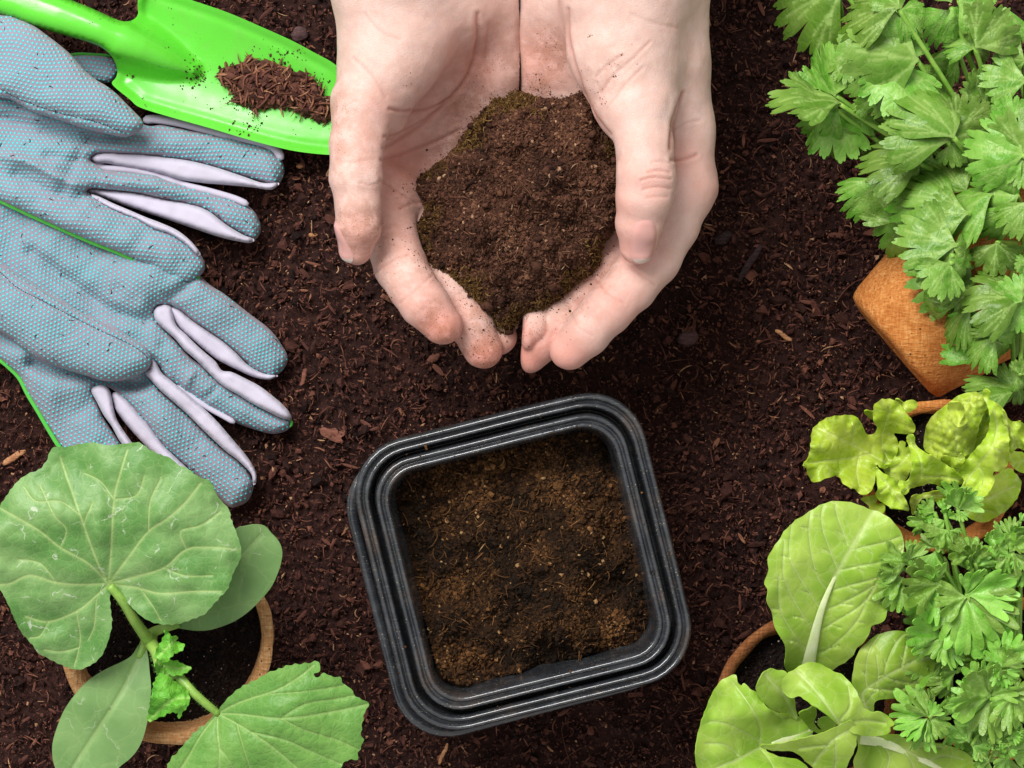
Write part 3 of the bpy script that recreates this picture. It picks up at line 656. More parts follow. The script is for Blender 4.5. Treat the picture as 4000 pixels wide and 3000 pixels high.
def nail(hobj, bvh, c, ax, nrm, ln, wd, nm, lift=.012):
    u = np.array(ax, float); u /= np.linalg.norm(u); n = np.array(nrm, float); n -= u*(n@u); n /= np.linalg.norm(n); v = np.cross(n, u)
    poly = []
    for a in np.linspace(0, 2*np.pi, 40, endpoint=False):
        e = 2.6; ca, sa = math.cos(a), math.sin(a)
        poly.append((math.copysign(abs(ca)**(2/e), ca)*ln/2*(1.08 if ca > 0 else .95), math.copysign(abs(sa)**(2/e), sa)*wd/2))
    V2, F = fill2d(np.array(poly), .07)
    V = []; ok = []; d = segdist(V2, np.array(poly), True)
    for (a, b), e in zip(V2, d):
        p = np.array(c)+u*a+v*b+n*1.5
        h = bvh.ray_cast(Vector(p), Vector(-n), 4)
        ok.append(h[0] is not None and h[3] < 2.6); q = np.array(h[0]) if h[0] is not None else p-n*1.5
        V.append(q+n*(lift+.05*min(e/.12, 1)+(max(a/ln-.3, 0)*.12)))
    V = np.array(V); F = F[np.array(ok)[F].all(1)]
    a, b, cc = V[F[:, 0]], V[F[:, 1]], V[F[:, 2]]
    if (np.cross(b-a, cc-a)@n).sum() < 0: F = F[:, ::-1]
    mk(nm, V, F, M['nail'], hobj, {'tone': V2[:, 0]/ln+.5}, solid=.06)
nail(right, rbvh, u3(2512, 938, 10.6), u3(2512, 1040, 10.2)-u3(2508, 850, 10.6), (.12, -.02, 1), 1.62, .92, 'thumbnail')
nail(left, lbvh, u3(1340, 940, 10.0), u3(1352, 1030, 9.7)-u3(1338, 850, 10.1), (-1, -.05, .62), 1.5, .85, 'thumbnail')

mound = thing('soil_mound', u3(1990, 800, 4.5), 'heap of crumbly brown potting soil held in the cupped hands', 'soil')
mp = ZH([(760, 470), (820, 430), (920, 395), (1000, 425), (1100, 415), (1210, 395), (1290, 480), (1360, 590), (1400, 720), (1390, 860), (1350, 960), (1290, 1040), (1285, 1090), (1225, 1180), (1100, 1275), (1000, 1350), (910, 1385), (870, 1450), (820, 1430), (750, 1350), (650, 1250), (560, 1180), (490, 1120), (440, 1010), (480, 960), (510, 900), (470, 790), (540, 720), (640, 630), (710, 540)])
mp = cr(mp, 16); mp = mp+14*np.column_stack([vnoise(mp[:, 0]*.03, mp[:, 1]*.03, 0, 91), vnoise(mp[:, 0]*.03, mp[:, 1]*.03, 0, 92)]); mp = mp[::2]
mz = tps([(1990, 780, 9.6), (1980, 600, 9.1), (2000, 380, 7.8), (1850, 480, 7.9), (2200, 400, 8.2), (1700, 640, 7.4), (1640, 720, 7.2), (1720, 850, 8.2), (1640, 960, 7.9), (1750, 1080, 8.3), (1850, 1200, 8.4), (1950, 1290, 8.2), (2000, 1340, 7.6), (2100, 1240, 8.3), (2250, 1140, 8.5), (2350, 1010, 8.6), (2420, 800, 8.8), (2400, 600, 8.9), (2330, 480, 8.7), (2150, 900, 9.7), (1950, 1050, 9.6), (1850, 780, 9.2), (2200, 650, 9.4)])
mz0 = mz; mz = lambda q: mz0(q)-.6*np.exp(-segdist(q, mp, True)/30)-.12
soilfill(mound, mp, mz, M['mound'], 330, .02, .11, .42, 9.0, 13, (.12, .6), 'soil_body', .6, fibtone=.66, ff=.85)
# mossy, olive-brown crumbs round the rim of the heap
q = R.uniform(mp.min(0), mp.max(0), (42000, 2)); q = q[inside(q, mp)]; d = segdist(q, mp, True)
q = q[R.random(len(q)) < np.exp(-(d/(42+34*vnoise(q[:, 0]*.012, q[:, 1]*.012, 0, 3)))**2)*.9]; n = len(q)
P = un(q, mz(q)+.14); V, F, T = crumbs(P, R.uniform(.022, .07, n), bell(n, .5, .18))
mk('moss_crumbs', V, F, M['moss'], mound, {'tone': T}, smooth=False)['kind'] = 'stuff'
n2 = min(n, 1100); V, F, T = fibres(P[:n2]+[0, 0, .05], R.uniform(.12, .4, n2), R.uniform(.008, .018, n2), bell(n2, .7, .2), .5)
mk('moss_fibres', V, F, M['moss'], mound, {'tone': T})['kind'] = 'stuff'

q = R.uniform(mp.min(0), mp.max(0), (220, 2)); q = q[inside(q, mp)][:75]; n = len(q); V, F, T = crumbs(un(q, mz(q)+.25), np.clip(R.lognormal(math.log(.13), .35, n), .07, .26), bell(n, .42, .1)); mk('clods', V, F, M['mound'], mound, {'tone': T})['kind'] = 'stuff'
# crumbs clinging to the skin
sp_ = []
mq = cr(mp, 3); mq = mq[R.integers(0, len(mq), 600)]; sp_ += [tuple(p) for p in mq+(mq-mq.mean(0))/np.linalg.norm(mq-mq.mean(0), axis=1)[:, None]*np.abs(R.normal(0, 22, len(mq)))[:, None]]
for x, y, sx, sy, n in ((2170, 190, 40, 60, 26), (2110, 320, 40, 25, 22), (2395, 275, 18, 30, 22), (2450, 210, 35, 40, 8), (2305, 140, 10, 12, 10), (1690, 1210, 35, 35, 40), (1900, 1330, 50, 70, 110), (1660, 1060, 25, 90, 60), (1580, 1060, 60, 90, 60), (2200, 1230, 90, 50, 40), (2060, 1330, 25, 40, 12), (1470, 870, 16, 60, 40), (1400, 980, 40, 30, 25), (1600, 740, 50, 50, 30), (1850, 330, 50, 60, 26), (2100, 330, 60, 60, 30), (1370, 700, 60, 120, 18), (1600, 300, 12, 30, 14), (1740, 620, 60, 40, 20)):
    sp_ += [(R.normal(x, sx), R.normal(y, sy)) for _ in range(n)]
Pc = []
for p in sp_:
    a = u3(p[0], p[1], 14); dr = Vector(u3(p[0], p[1], 2)-a).normalized(); hs_ = [b.ray_cast(Vector(a), dr, 14) for b in (lbvh, rbvh)]; hs_ = [h for h in hs_ if h[0] is not None]
    if hs_:
        q = np.array(min(hs_, key=lambda h: h[3])[0])
        if p[1] < 420 or q[2] < 9.3: Pc.append(q)
Pc = np.array(Pc); n = len(Pc); V, F, T = crumbs(Pc, np.clip(R.lognormal(math.log(.018), .5, n), .008, .065), bell(n, .58, .15))
mk('clinging_crumbs', V, F, M['mound'], mound, {'tone': T}, smooth=False)['kind'] = 'stuff'

# ------------------------------------------------------------------ gardening gloves
def pillow(name, poly, zb, h, w, mat, parent, sp=11, wr=.06, wf=.45, seed=0, folds=(), low=.5, smoothed=True, step=9):
    """a stuffed cloth panel: rounded top sheet + under sheet sharing one outline"""
    P = cr(poly, step); V2, F2 = fill2d(P, sp); d = segdist(V2, P, True)
    e = np.clip(d/w, 0, 1); prof = np.sqrt(np.clip(1-(1-e)**2, 0, 1))
    c = un(V2, 1); zz = zb(V2) if callable(zb) else np.full(len(V2), zb)
    t = zz+h*prof+prof*wr*fbm(c[:, 0]*wf, c[:, 1]*wf, 0, 3, seed)
    for pts, a, ww in folds:
        t = t+1.45*a*np.exp(-(segdist(V2, cr(pts, 12, False))/ww)**2)*prof
    b = zz-h*low*prof
    Vt = un(V2, t); Vb = un(V2, b); F = fixup(Vt, F2)
    be = bedges(F2); bi = np.unique(be); mp_ = np.arange(len(V2))+len(V2); mp_[bi] = bi
    V = np.vstack([Vt, Vb]); Fb = mp_[F[:, ::-1]]
    o = mk(name, V, np.vstack([F, Fb]), mat, parent)
    return o, (Vt, F, P)
def dots(surfs, parent, ang, sp=17.6, r=.058):
    bv = []
    for Vt, F, P in surfs: bv.append((BVHTree.FromPolygons([tuple(v) for v in Vt], [tuple(f) for f in F]), P, un(P, 1.0)))
    ca, sa = math.cos(ang), math.sin(ang); Vs = []; k = 0
    g = hexgrid((-1600, -1600), (1600, 1600), sp); g = np.stack([g[:, 0]*ca-g[:, 1]*sa+500, g[:, 0]*sa+g[:, 1]*ca+900], 1)
    g = g+7*np.column_stack([fbm(g[:, 0]*.006, g[:, 1]*.006, 0, 2, 61), 1.6*fbm(g[:, 0]*.006, g[:, 1]*.006, 0, 2, 67)]); Fs = []
    ring = np.linspace(0, 2*np.pi, 7)[:-1]
    for tree, P, _ in bv:
        q = g[(inside(g, P))]; q = q[segdist(q, P, True) > 5]; q = q[(q[:, 0] > -390)]
        for p in q:
            a = u3(p[0], p[1], 8.0); b = u3(p[0], p[1], -1.0); dr = Vector(b-a).normalized()
            h = tree.ray_cast(Vector(a), dr, 20)
            if h[0] is None: continue
            c = np.array(h[0]); n = np.array(h[1])
            u = np.cross(n, [0, 1, 0]); u /= np.linalg.norm(u)+1e-9; v = np.cross(n, u)
            for rr, hh in ((1.0, -.01), (.75, .022)):
                Vs.append(c+n*hh+r*rr*(np.cos(ring)[:, None]*u+np.sin(ring)[:, None]*v))
            Vs.append((c+n*.034)[None])
            j = np.arange(6); j2 = (j+1) % 6
            Fs.append(np.concatenate([np.stack([k+j, k+j2, k+6+j2], 1), np.stack([k+j, k+6+j2, k+6+j], 1), np.stack([k+6+j, k+6+j2, np.full(6, k+12)], 1)])); k += 13
    V = np.vstack(Vs); F = np.vstack(Fs)
    nn = np.cross(V[F[:, 1]]-V[F[:, 0]], V[F[:, 2]]-V[F[:, 0]])
    if nn[:, 2].sum() < 0: F = F[:, ::-1]
    mk('grip_dots', V, F, M['dots'], parent)['kind'] = 'stuff'
def cord(name, pts, z, r, mat, parent, n=8, wob=0):
    P = cr(pts, 14, False); zz = z(P) if callable(z) else np.full(len(P), z)
    if wob: zz = zz+wob*vnoise(np.arange(len(P))*.35, 0*zz, 0, 5)
    rr = np.full(len(P), r); rr[0] *= .5; rr[-1] *= .5
    V, F = tube(un(P, zz), rr, n); return mk(name, V, F, mat, parent)

g2 = thing('gardening_glove', u3(400, 1500, 0), 'lower grey glove with teal dots and splayed fingers, tips towards the black pot', 'glove', 'pair of gardening gloves')
b2 = Z2([(-620, -420), (100, -420), (500, -240), (900, -20), (1150, 130), (1240, 205), (1300, 260), (1380, 310), (1470, 380), (1560, 450), (1640, 510), (1700, 570), (1740, 630), (1770, 680), (1775, 730), (1740, 790), (1690, 820), (1640, 815), (1560, 775), (1460, 680), (1380, 610), (1280, 540), (1180, 470), (1100, 410), (1040, 385), (985, 385), (955, 410), (955, 450), (1000, 520), (1080, 600), (1170, 700), (1250, 760), (1320, 830), (1400, 890), (1480, 935), (1560, 985), (1650, 1030), (1740, 1070), (1790, 1085), (1800, 1110), (1790, 1140), (1750, 1165), (1690, 1178), (1620, 1165), (1540, 1140), (1460, 1110), (1380, 1060), (1300, 1020), (1220, 970), (1150, 920), (1090, 880), (1020, 825), (975, 760), (935, 735), (915, 790), (940, 850), (1000, 920), (1080, 990), (1160, 1060), (1240, 1140), (1320, 1220), (1400, 1290), (1470, 1340), (1540, 1420), (1565, 1480), (1560, 1530), (1530, 1590), (1480, 1620), (1420, 1630), (1350, 1570), (1200, 1430), (1100, 1340), (1000, 1250), (900, 1120), (830, 1040), (760, 960), (690, 900), (630, 882), (585, 890), (575, 925), (600, 990), (640, 1080), (700, 1170), (760, 1260), (800, 1350), (815, 1450), (780, 1500), (700, 1520), (600, 1480), (500, 1400), (420, 1320), (360, 1250), (300, 1150), (230, 1030), (170, 930), (120, 830), (60, 770), (0, 720), (-160, 610), (-620, 420)])
zb2 = tps([(-390, 900, 1.0), (-390, 1250, .9), (0, 900, 1.0), (0, 1450, .7), (600, 1200, 1.0), (600, 1700, .6), (1100, 1400, .7), (1130, 1660, .55), (950, 1950, .5), (250, 1750, .5), (300, 1400, .9)])
_, s_body2 = pillow('hand_fabric', b2, zb2, .85, 75, M['knit'], g2, 11, .3, .5, 3, folds=[(Z2([(1200, 150), (1150, 260), (1060, 330)]), -.25, 26), (Z2([(1190, 800), (1150, 870), (1130, 930)]), .16, 14), (Z2([(1220, 980), (1300, 930), (1340, 880)]), -.14, 14), (Z2([(900, 480), (700, 420), (450, 260), (200, 60)]), -.28, 28), (Z2([(930, 830), (860, 880), (700, 860), (560, 830), (350, 790), (200, 740)]), -.45, 30), (Z2([(620, 860), (560, 960), (480, 1050)]), -.1, 30), (Z2([(1000, 640), (1080, 760), (1120, 900)]), -.16, 24), (Z2([(700, 900), (800, 880), (900, 860)]), -.2, 22)], low=.55)
t2 = Z2([(-420, -60), (-170, 55), (0, 125), (100, 185), (200, 245), (350, 335), (500, 425), (650, 495), (780, 565), (880, 625), (930, 685), (935, 725), (920, 770), (890, 795), (820, 830), (740, 850), (640, 850), (540, 820), (440, 790), (350, 760), (250, 720), (150, 660), (80, 600), (0, 550), (-170, 460), (-420, 330)])
_, s_th2 = pillow('thumb', t2, tps([(0, 1150, 2.0), (300, 1300, 1.9), (580, 1420, 1.7), (0, 1000, 2.0), (200, 1500, 1.7)]), .95, 95, M['knit'], g2, 11, .12, .5, 9, folds=[(Z2([(-100, 130), (0, 180), (100, 270), (250, 350), (400, 430), (600, 530), (750, 600), (860, 660), (915, 715)]), -.13, 9)], low=.6)
for nm, pts, zz, hh, ww in (
    ('finger_gusset', [(1045, 395), (1100, 405), (1180, 470), (1280, 540), (1380, 610), (1460, 680), (1530, 750), (1620, 800), (1715, 815), (1690, 832), (1650, 842), (1560, 825), (1450, 775), (1350, 725), (1270, 665), (1200, 605), (1130, 545), (1090, 500), (1058, 440)], .95, .42, 22),
    ('finger_gusset', [(945, 425), (965, 392), (1020, 374), (1062, 400), (1072, 450), (1092, 510), (1150, 565), (1200, 615), (1260, 670), (1330, 730), (1370, 785), (1430, 795), (1520, 838), (1600, 880), (1680, 940), (1750, 1000), (1790, 1050), (1797, 1085), (1740, 1082), (1650, 1038), (1560, 992), (1480, 942), (1400, 897), (1340, 852), (1280, 792), (1210, 722), (1140, 662), (1080, 592), (1000, 522), (958, 475)], 1.15, .5, 22),
    ('finger_gusset', [(893, 795), (918, 770), (938, 700), (962, 730), (1000, 800), (1060, 850), (1120, 900), (1200, 970), (1280, 1040), (1350, 1110), (1410, 1180), (1470, 1250), (1520, 1310), (1560, 1370), (1583, 1430), (1580, 1480), (1563, 1492), (1556, 1440), (1535, 1405), (1465, 1337), (1395, 1285), (1315, 1212), (1235, 1135), (1155, 1055), (1075, 985), (995, 915), (935, 850)], 1.15, .5, 20),
    ('finger_gusset', [(690, 935), (720, 918), (780, 960), (850, 1040), (930, 1130), (1010, 1245), (1100, 1335), (1180, 1420), (1050, 1385), (950, 1300), (860, 1210), (780, 1120), (720, 1040), (700, 985)], .9, .45, 24),
    ('finger_gusset', [(563, 912), (588, 882), (630, 876), (672, 900), (692, 960), (702, 1020), (722, 1090), (772, 1170), (832, 1260), (800, 1285), (740, 1222), (690, 1132), (640, 1062), (598, 982)], 1.05, .5, 20)):
    pillow(nm, Z2(pts), zz, hh, ww, M['gusset'], g2, 9, .10, .8, 17, low=.9, step=7)
cord('finger_gusset', Z2([(1090, 880), (1150, 915), (1220, 972), (1300, 1024), (1380, 1068), (1450, 1108)]), .95, .11, M['gusset'], g2, 10, .04)
cord('piping', Z2([(-620, 415), (-160, 604), (0, 722), (60, 772), (120, 835), (170, 932), (230, 1032), (300, 1152), (362, 1252), (420, 1322)]), .85, .085, M['piping'], g2)
cord('piping', Z2([(1790, 1135), (1802, 1112), (1796, 1090)]), .95, .05, M['piping'], g2)
dots([s_body2, s_th2], g2, .62)

g1 = thing('gardening_glove', u3(400, 700, 0), 'upper grey glove with teal dots, its fingers reaching under the green trowel', 'glove', 'pair of gardening gloves')
b1 = Z1([(-620, 330), (-160, 400), (200, 440), (600, 600), (880, 765), (1000, 772), (1150, 800), (1300, 822), (1450, 852), (1550, 872), (1650, 902), (1700, 942), (1745, 1000), (1755, 1060), (1740, 1110), (1700, 1148), (1620, 1130), (1500, 1090), (1350, 1040), (1200, 1000), (1050, 975), (900, 955), (750, 945), (620, 943), (575, 957), (557, 985), (585, 1012), (660, 1050), (800, 1065), (950, 1080), (1030, 1110), (1150, 1145), (1300, 1180), (1450, 1230), (1530, 1270), (1580, 1320), (1610, 1390), (1605, 1440), (1570, 1480), (1500, 1450), (1400, 1390), (1280, 1300), (1150, 1255), (1000, 1225), (850, 1190), (700, 1172), (565, 1163), (537, 1185), (575, 1213), (650, 1260), (760, 1310), (850, 1340), (950, 1400), (1050, 1430), (1150, 1490), (1210, 1545), (1250, 1590), (1266, 1640), (1255, 1680), (1230, 1705), (1180, 1738), (1120, 1740), (1050, 1710), (960, 1660), (850, 1612), (700, 1545), (560, 1490), (400, 1420), (200, 1330), (0, 1238), (-160, 1170), (-620, 1010)])
zb1 = tps([(-390, 300, 1.5), (-390, 700, 1.9), (0, 350, 1.6), (0, 750, 2.2), (350, 450, 1.6), (600, 850, 1.75), (1100, 660, .8), (1000, 900, .9), (780, 1060, 1.55), (350, 880, 2.1), (400, 620, 1.7), (760, 560, 1.0)])
_, s_body1 = pillow('hand_fabric', b1, zb1, .8, 75, M['knit'], g1, 11, .26, .5, 5, folds=[(Z1([(0, 960), (120, 975), (250, 1040), (420, 1120), (540, 1160)]), .3, 18), (Z1([(100, 1080), (300, 1180), (480, 1240)]), -.18, 22), (Z1([(900, 800), (700, 850), (500, 850), (250, 790), (0, 730)]), -.35, 32), (Z1([(560, 860), (480, 960), (420, 1080), (380, 1180)]), -.12, 26), (Z1([(0, 1010), (150, 1000), (330, 1020)]), .14, 22), (Z1([(560, 985), (430, 990), (300, 960)]), -.12, 22)], low=.55)
t1 = Z1([(-420, -20), (-170, 45), (0, 88), (60, 92), (130, 118), (200, 152), (280, 210), (360, 270), (440, 340), (520, 430), (590, 490), (660, 532), (720, 580), (780, 640), (830, 690), (870, 732), (886, 770), (860, 812), (800, 840), (750, 844), (690, 832), (600, 812), (500, 786), (400, 752), (300, 720), (200, 688), (120, 642), (60, 612), (0, 600), (-170, 560), (-420, 500)])
_, s_th1 = pillow('thumb', t1, tps([(0, 100, 2.9), (0, 350, 3.1), (300, 330, 3.1), (560, 510, 2.9), (400, 250, 3.1)]), 1.0, 105, M['knit'], g1, 11, .10, .5, 12, folds=[(Z1([(-120, 480), (0, 545), (100, 600), (200, 640), (350, 690), (600, 752), (700, 790), (780, 822)]), -.13, 9)], low=.6)
for pts, zz, hh, ww in (
    ([(550, 985), (568, 950), (620, 936), (750, 943), (900, 953), (1050, 973), (1200, 998), (1350, 1038), (1500, 1088), (1620, 1128), (1722, 1128), (1695, 1162), (1660, 1172), (1560, 1157), (1400, 1142), (1250, 1130), (1100, 1108), (1000, 1078), (880, 1050), (760, 1030), (660, 1010), (600, 1012)], 1.35, .5, 26),
    ([(530, 1185), (556, 1158), (620, 1163), (700, 1170), (850, 1188), (1000, 1223), (1150, 1253), (1280, 1298), (1400, 1388), (1500, 1448), (1572, 1478), (1545, 1499), (1480, 1492), (1350, 1462), (1200, 1412), (1050, 1362), (900, 1312), (780, 1272), (700, 1242), (600, 1207)], 1.4, .5, 26),
    ([(530, 1187), (610, 1212), (700, 1255), (800, 1297), (900, 1340), (1000, 1378), (1100, 1425), (1180, 1490), (1235, 1560), (1220, 1575), (1150, 1512), (1050, 1448), (940, 1412), (850, 1360), (760, 1325), (650, 1275), (560, 1215)], 2.0, .4, 16)):
    pillow('finger_gusset', Z1(pts), zz, hh, ww, M['gusset'], g1, 9, .08, .8, 27, low=.9, step=7)
cord('finger_gusset', Z1([(562, 1000), (640, 1036), (760, 1046), (880, 1062), (1000, 1096), (1140, 1142), (1300, 1182), (1450, 1226), (1532, 1264)]), 1.35, .13, M['gusset'], g1, 10, .05)
cord('finger_gusset', Z1([(885, 745), (950, 735), (1080, 752), (1220, 785), (1350, 818), (1500, 850), (1620, 880), (1700, 920), (1742, 985)]), 1.15, .17, M['gusset'], g1, 10, .05)
_, s_fl = pillow('cuff_flap', Z1([(380, 350), (460, 338), (560, 335), (660, 345), (715, 390), (735, 440), (715, 480), (680, 510), (560, 500), (440, 420)]), .7, .45, 40, M['knit'], g1, 10, .05, .5, 2)
cord('piping', Z1([(400, 345), (480, 335), (570, 338), (680, 346)]), .8, .07, M['piping'], g1)
cord('piping', Z1([(-620, 1008), (-160, 1168), (0, 1238), (200, 1332), (400, 1422), (580, 1500), (700, 1546), (850, 1612), (960, 1662), (1050, 1712), (1120, 1742), (1180, 1742), (1232, 1706)]), lambda P: zb1(P)-.02, .095, M['piping'], g1)
dots([s_body1, s_th1, s_fl], g1, .06)
def seam(surf, pts, parent):
    tr = BVHTree.FromPolygons([tuple(v) for v in surf[0]], [tuple(f) for f in surf[1]]); P = cr(pts, 9, False); parts = []
    for a, b in zip(P[:-1], P[1:]):
        m = b-(b-a)*.42; e = []
        for p in (a, (a+m)/2, m):
            o = u3(p[0], p[1], 9); h = tr.ray_cast(Vector(o), Vector(u3(p[0], p[1], 0)-o).normalized(), 12)
            if h[0] is not None: e.append(np.array(h[0])+np.array(h[1])*.02)
        if len(e) == 3: parts.append(tube(np.array(e), .016, 5))
    V, F = join(parts); mk('seam_stitches', V, F, M['thread'], parent)['kind'] = 'stuff'
seam(s_th1, Z1([(-80, 500), (0, 545), (100, 600), (200, 640), (350, 690), (600, 752), (700, 790), (780, 822)]), g1)
seam(s_th2, Z2([(-80, 140), (0, 180), (100, 270), (250, 350), (400, 430), (600, 530), (750, 600), (860, 660), (915, 715)]), g2)
gb_ = [(BVHTree.FromPolygons([tuple(v) for v in a[0]], [tuple(f) for f in a[1]])) for a in (s_body1, s_th1, s_body2, s_th2)]
for gl, bb in ((g1, gb_[:2]), (g2, gb_[2:])):
    Pg = []
    for p in R.uniform((0, 60), (1130, 1960), (420, 2)):
        a = u3(p[0], p[1], 8); hs_ = [h for h in (b.ray_cast(Vector(a), Vector(u3(p[0], p[1], 0)-a).normalized(), 9) for b in bb) if h[0] is not None]
        if hs_: Pg.append(np.array(min(hs_, key=lambda h: h[3])[0])+[0, 0, .03])
    Pg = np.array(Pg)[:70]; n = len(Pg); V, F, T = fibres(Pg, R.uniform(.05, .3, n), R.uniform(.008, .02, n), bell(n, .35, .12), .2)
    mk('soil_specks', V, F, M['soil'], gl, {'tone': T})['kind'] = 'stuff'

# ------------------------------------------------------------------ trowel: one moulded piece, blade and handle
tro = thing('hand_trowel', u3(700, 270, .6), 'bright green plastic hand trowel lying between the glove and the hands', 'trowel')
tp_ = Z1([(-950, -184), (-700, -111), (-300, 5), (0, 92), (200, 160), (400, 218), (550, 262), (630, 296), (680, 338), (712, 388), (724, 440), (715, 480), (690, 512), (720, 548), (800, 612), (850, 656), (950, 692), (1100, 736), (1300, 792), (1500, 852), (1700, 906), (1850, 937), (2030, 955), (2150, 948), (2250, 905), (2300, 820), (2290, 720), (2230, 600), (2150, 480), (2060, 392), (1950, 330), (1800, 250), (1600, 160), (1400, 75), (1180, 0), (1000, -60), (890, -85), (855, -50), (850, 50), (853, 82), (835, 112), (800, 130), (750, 130), (700, 112), (640, 84), (560, 48), (470, 12), (430, -4), (300, -50), (150, -105), (-300, -250), (-700, -366), (-950, -438), (-1000, -380), (-1000, -240)])
tpo = cr(tp_, 7)
axis = Z1([(-1000, -330), (-320, -128), (0, -16), (440, 112), (600, 176), (760, 248), (900, 306), (1050, 372), (1180, 428)])
axr = np.array([.66, .66, .66, .64, .66, .68, .60, .46, .22])
AX = cr(np.column_stack([axis, axr*100]), 1.5, False)
spine = Z1([(690, 200), (1200, 440), (2000, 680), (2300, 800)])
V2, F2 = fill2d(tpo, 10); db = segdist(V2, tpo, True)
# nearest point on the handle axis
dist = np.full(len(V2), 1e9); rad = np.zeros(len(V2)); tt = np.zeros(len(V2))
for k, (ax_, ay_, ar_) in enumerate(AX):
    d = np.hypot(V2[:, 0]-ax_, V2[:, 1]-ay_); m = d < dist; dist[m] = d[m]; rad[m] = ar_/100; tt[m] = ax_/.6329
dc = dist*S(2)
ds = segdist(V2, cr(spine, 3, False))*S(2)
zax = np.interp(tt, [-900, -320, 355, 610, 880, 1180], [2.7, 2.8, 2.84, 2.74, 2.45, 1.85])
cyl = zax+np.sqrt(np.clip(rad**2-np.minimum(dc, rad)**2, 0, None))-np.clip(dc-rad, 0, None)*1.3
along = ((V2-np.array([436, 126]))@np.array([.915, .40]))          # px along the blade
scoop = 1.62+.105*np.minimum(ds, 2.6)**2+.5*np.clip(ds-2.6, 0, None)+.25*np.clip(1-along/260, 0, 1)**2-.0002*np.clip(along, 0, 900)
scoop += .10*np.exp(-((db*S(2)-.32)/.16)**2)*np.clip(along/120, 0, 1)*(-.6)
onblade = 1/(1+np.exp(-(along-40)/16.0))
kk = .16; hh = np.clip(.5+.5*(cyl-scoop)/kk, 0, 1); sm = scoop+(cyl-scoop)*hh+kk*hh*(1-hh)
edge = np.clip(db*S(2)/.62, 0, 1); hand_top = zax+.64*np.sqrt(np.clip(1-(1-edge)**2, 0, 1))
zt = sm*onblade+hand_top*(1-onblade)
zbm = (zt-np.minimum(.24, .05+db*S(2)*1.5))*onblade+(zax-.62*np.sqrt(np.clip(1-(1-edge)**2, 0, 1)))*(1-onblade)
Vt = un(V2, zt); Vb = un(V2, np.minimum(zbm, zt-.004)); F = fixup(Vt, F2); n0 = len(V2)
be = bedges(F); bi = np.unique(be); mpp = np.arange(n0)+n0; mpp[bi] = bi
Va = np.vstack([Vt, Vb]); Fa = np.vstack([F, mpp[F[:, ::-1]]]); Nn = vnormals(Va, Fa); Nt = vnormals(Vt, F)
def put(nm, V, F, N):
    u_, inv = np.unique(F, return_inverse=True)
    o = mk(nm, V[u_], inv.reshape(F.shape), M['trowel'], tro)
    o.data.normals_split_custom_set_from_vertices([tuple(v) for v in N[u_]])
sel = np.concatenate([along, along])[Fa].mean(1) < 0
wgt = np.clip((along+30)/30, 0, 1)[:, None]; Nh = Nn.copy(); Nh[:n0] = Nn[:n0]*(1-wgt)+Nt*wgt
put('handle', Va, Fa[sel], Nh)
th = np.where(along > 0, .2, .0); Vb2 = un(V2, np.where(along > 25, zt-.2, np.minimum(zbm, zt-.02)))
ft = F[along[F].mean(1) >= 0]; bl = np.array([e for e in be if along[e].mean() >= 0])
m0 = n0*2; V4 = np.vstack([Vt, Vb2, Vt, Vb2]); side = np.concatenate([np.stack([m0+bl[:, 1], m0+bl[:, 0], m0+n0+bl[:, 0]], 1), np.stack([m0+bl[:, 1], m0+n0+bl[:, 0], m0+n0+bl[:, 1]], 1)])
Fb4 = np.vstack([ft, ft[:, ::-1]+n0, side]); N4 = vnormals(V4, Fb4); N4[:n0] = Nt
put('blade', V4, Fb4, N4)
trow_z = lambda q: (lambda tr: np.array([(lambda h: h[0].z if h[0] is not None else 1.2)(tr.ray_cast(Vector(u3(p[0], p[1], 8)), Vector(u3(p[0], p[1], 0)-u3(p[0], p[1], 8)).normalized(), 20)) for p in q]))(trbv)
trbv = BVHTree.FromPolygons([tuple(v) for v in Vt], [tuple(f) for f in F])
heap = thing('soil_clump', u3(1080, 340, 1.1), 'small clump of damp bark and soil lying in the green trowel blade', 'soil')
hp = Z1([(1350, 410), (1400, 398), (1480, 395), (1550, 350), (1600, 380), (1700, 400), (1800, 430), (1900, 480), (2000, 560), (2080, 650), (2050, 740), (1980, 760), (1900, 725), (1800, 685), (1700, 660), (1600, 690), (1480, 650), (1420, 620), (1440, 560), (1380, 550), (1345, 480)])
def hz(q):
    d = segdist(q, hp, True); return trow_z(q)+.5*np.clip(d/60, 0, 1)**.8-.06
lo, hi = hp.min(0), hp.max(0); q = R.uniform(lo, hi, (2600, 2)); q = q[inside(q, hp)]; n = len(q)
V2, F2 = fill2d(cr(hp, 14), 16); c = un(V2, 2); zz = hz(V2)+.14*fbm(c[:, 0]*2.2, c[:, 1]*2.2, 0, 3, 9)-.10; Vh = un(V2, zz)
mk('soil_body', Vh, fixup(Vh, F2), M['soil'], heap, {'tone': np.full(len(V2), .35)}, solid=.1)
sz = np.clip(R.lognormal(math.log(.07), .5, n), .03, .22); V, F, T = crumbs(un(q, hz(q)+sz*.5), sz, np.clip(bell(n, .5, .15), 0, .8))
mk('crumbs', V, F, M['soil'], heap, {'tone': T}, smooth=False)['kind'] = 'stuff'
q = q[:190]; n = len(q); V, F, T = fibres(un(q, hz(q)+.12), R.uniform(.3, 1.1, n), R.uniform(.018, .06, n), bell(n, .76, .1), .35)
mk('fibres', V, F, M['soil'], heap, {'tone': T})['kind'] = 'stuff'
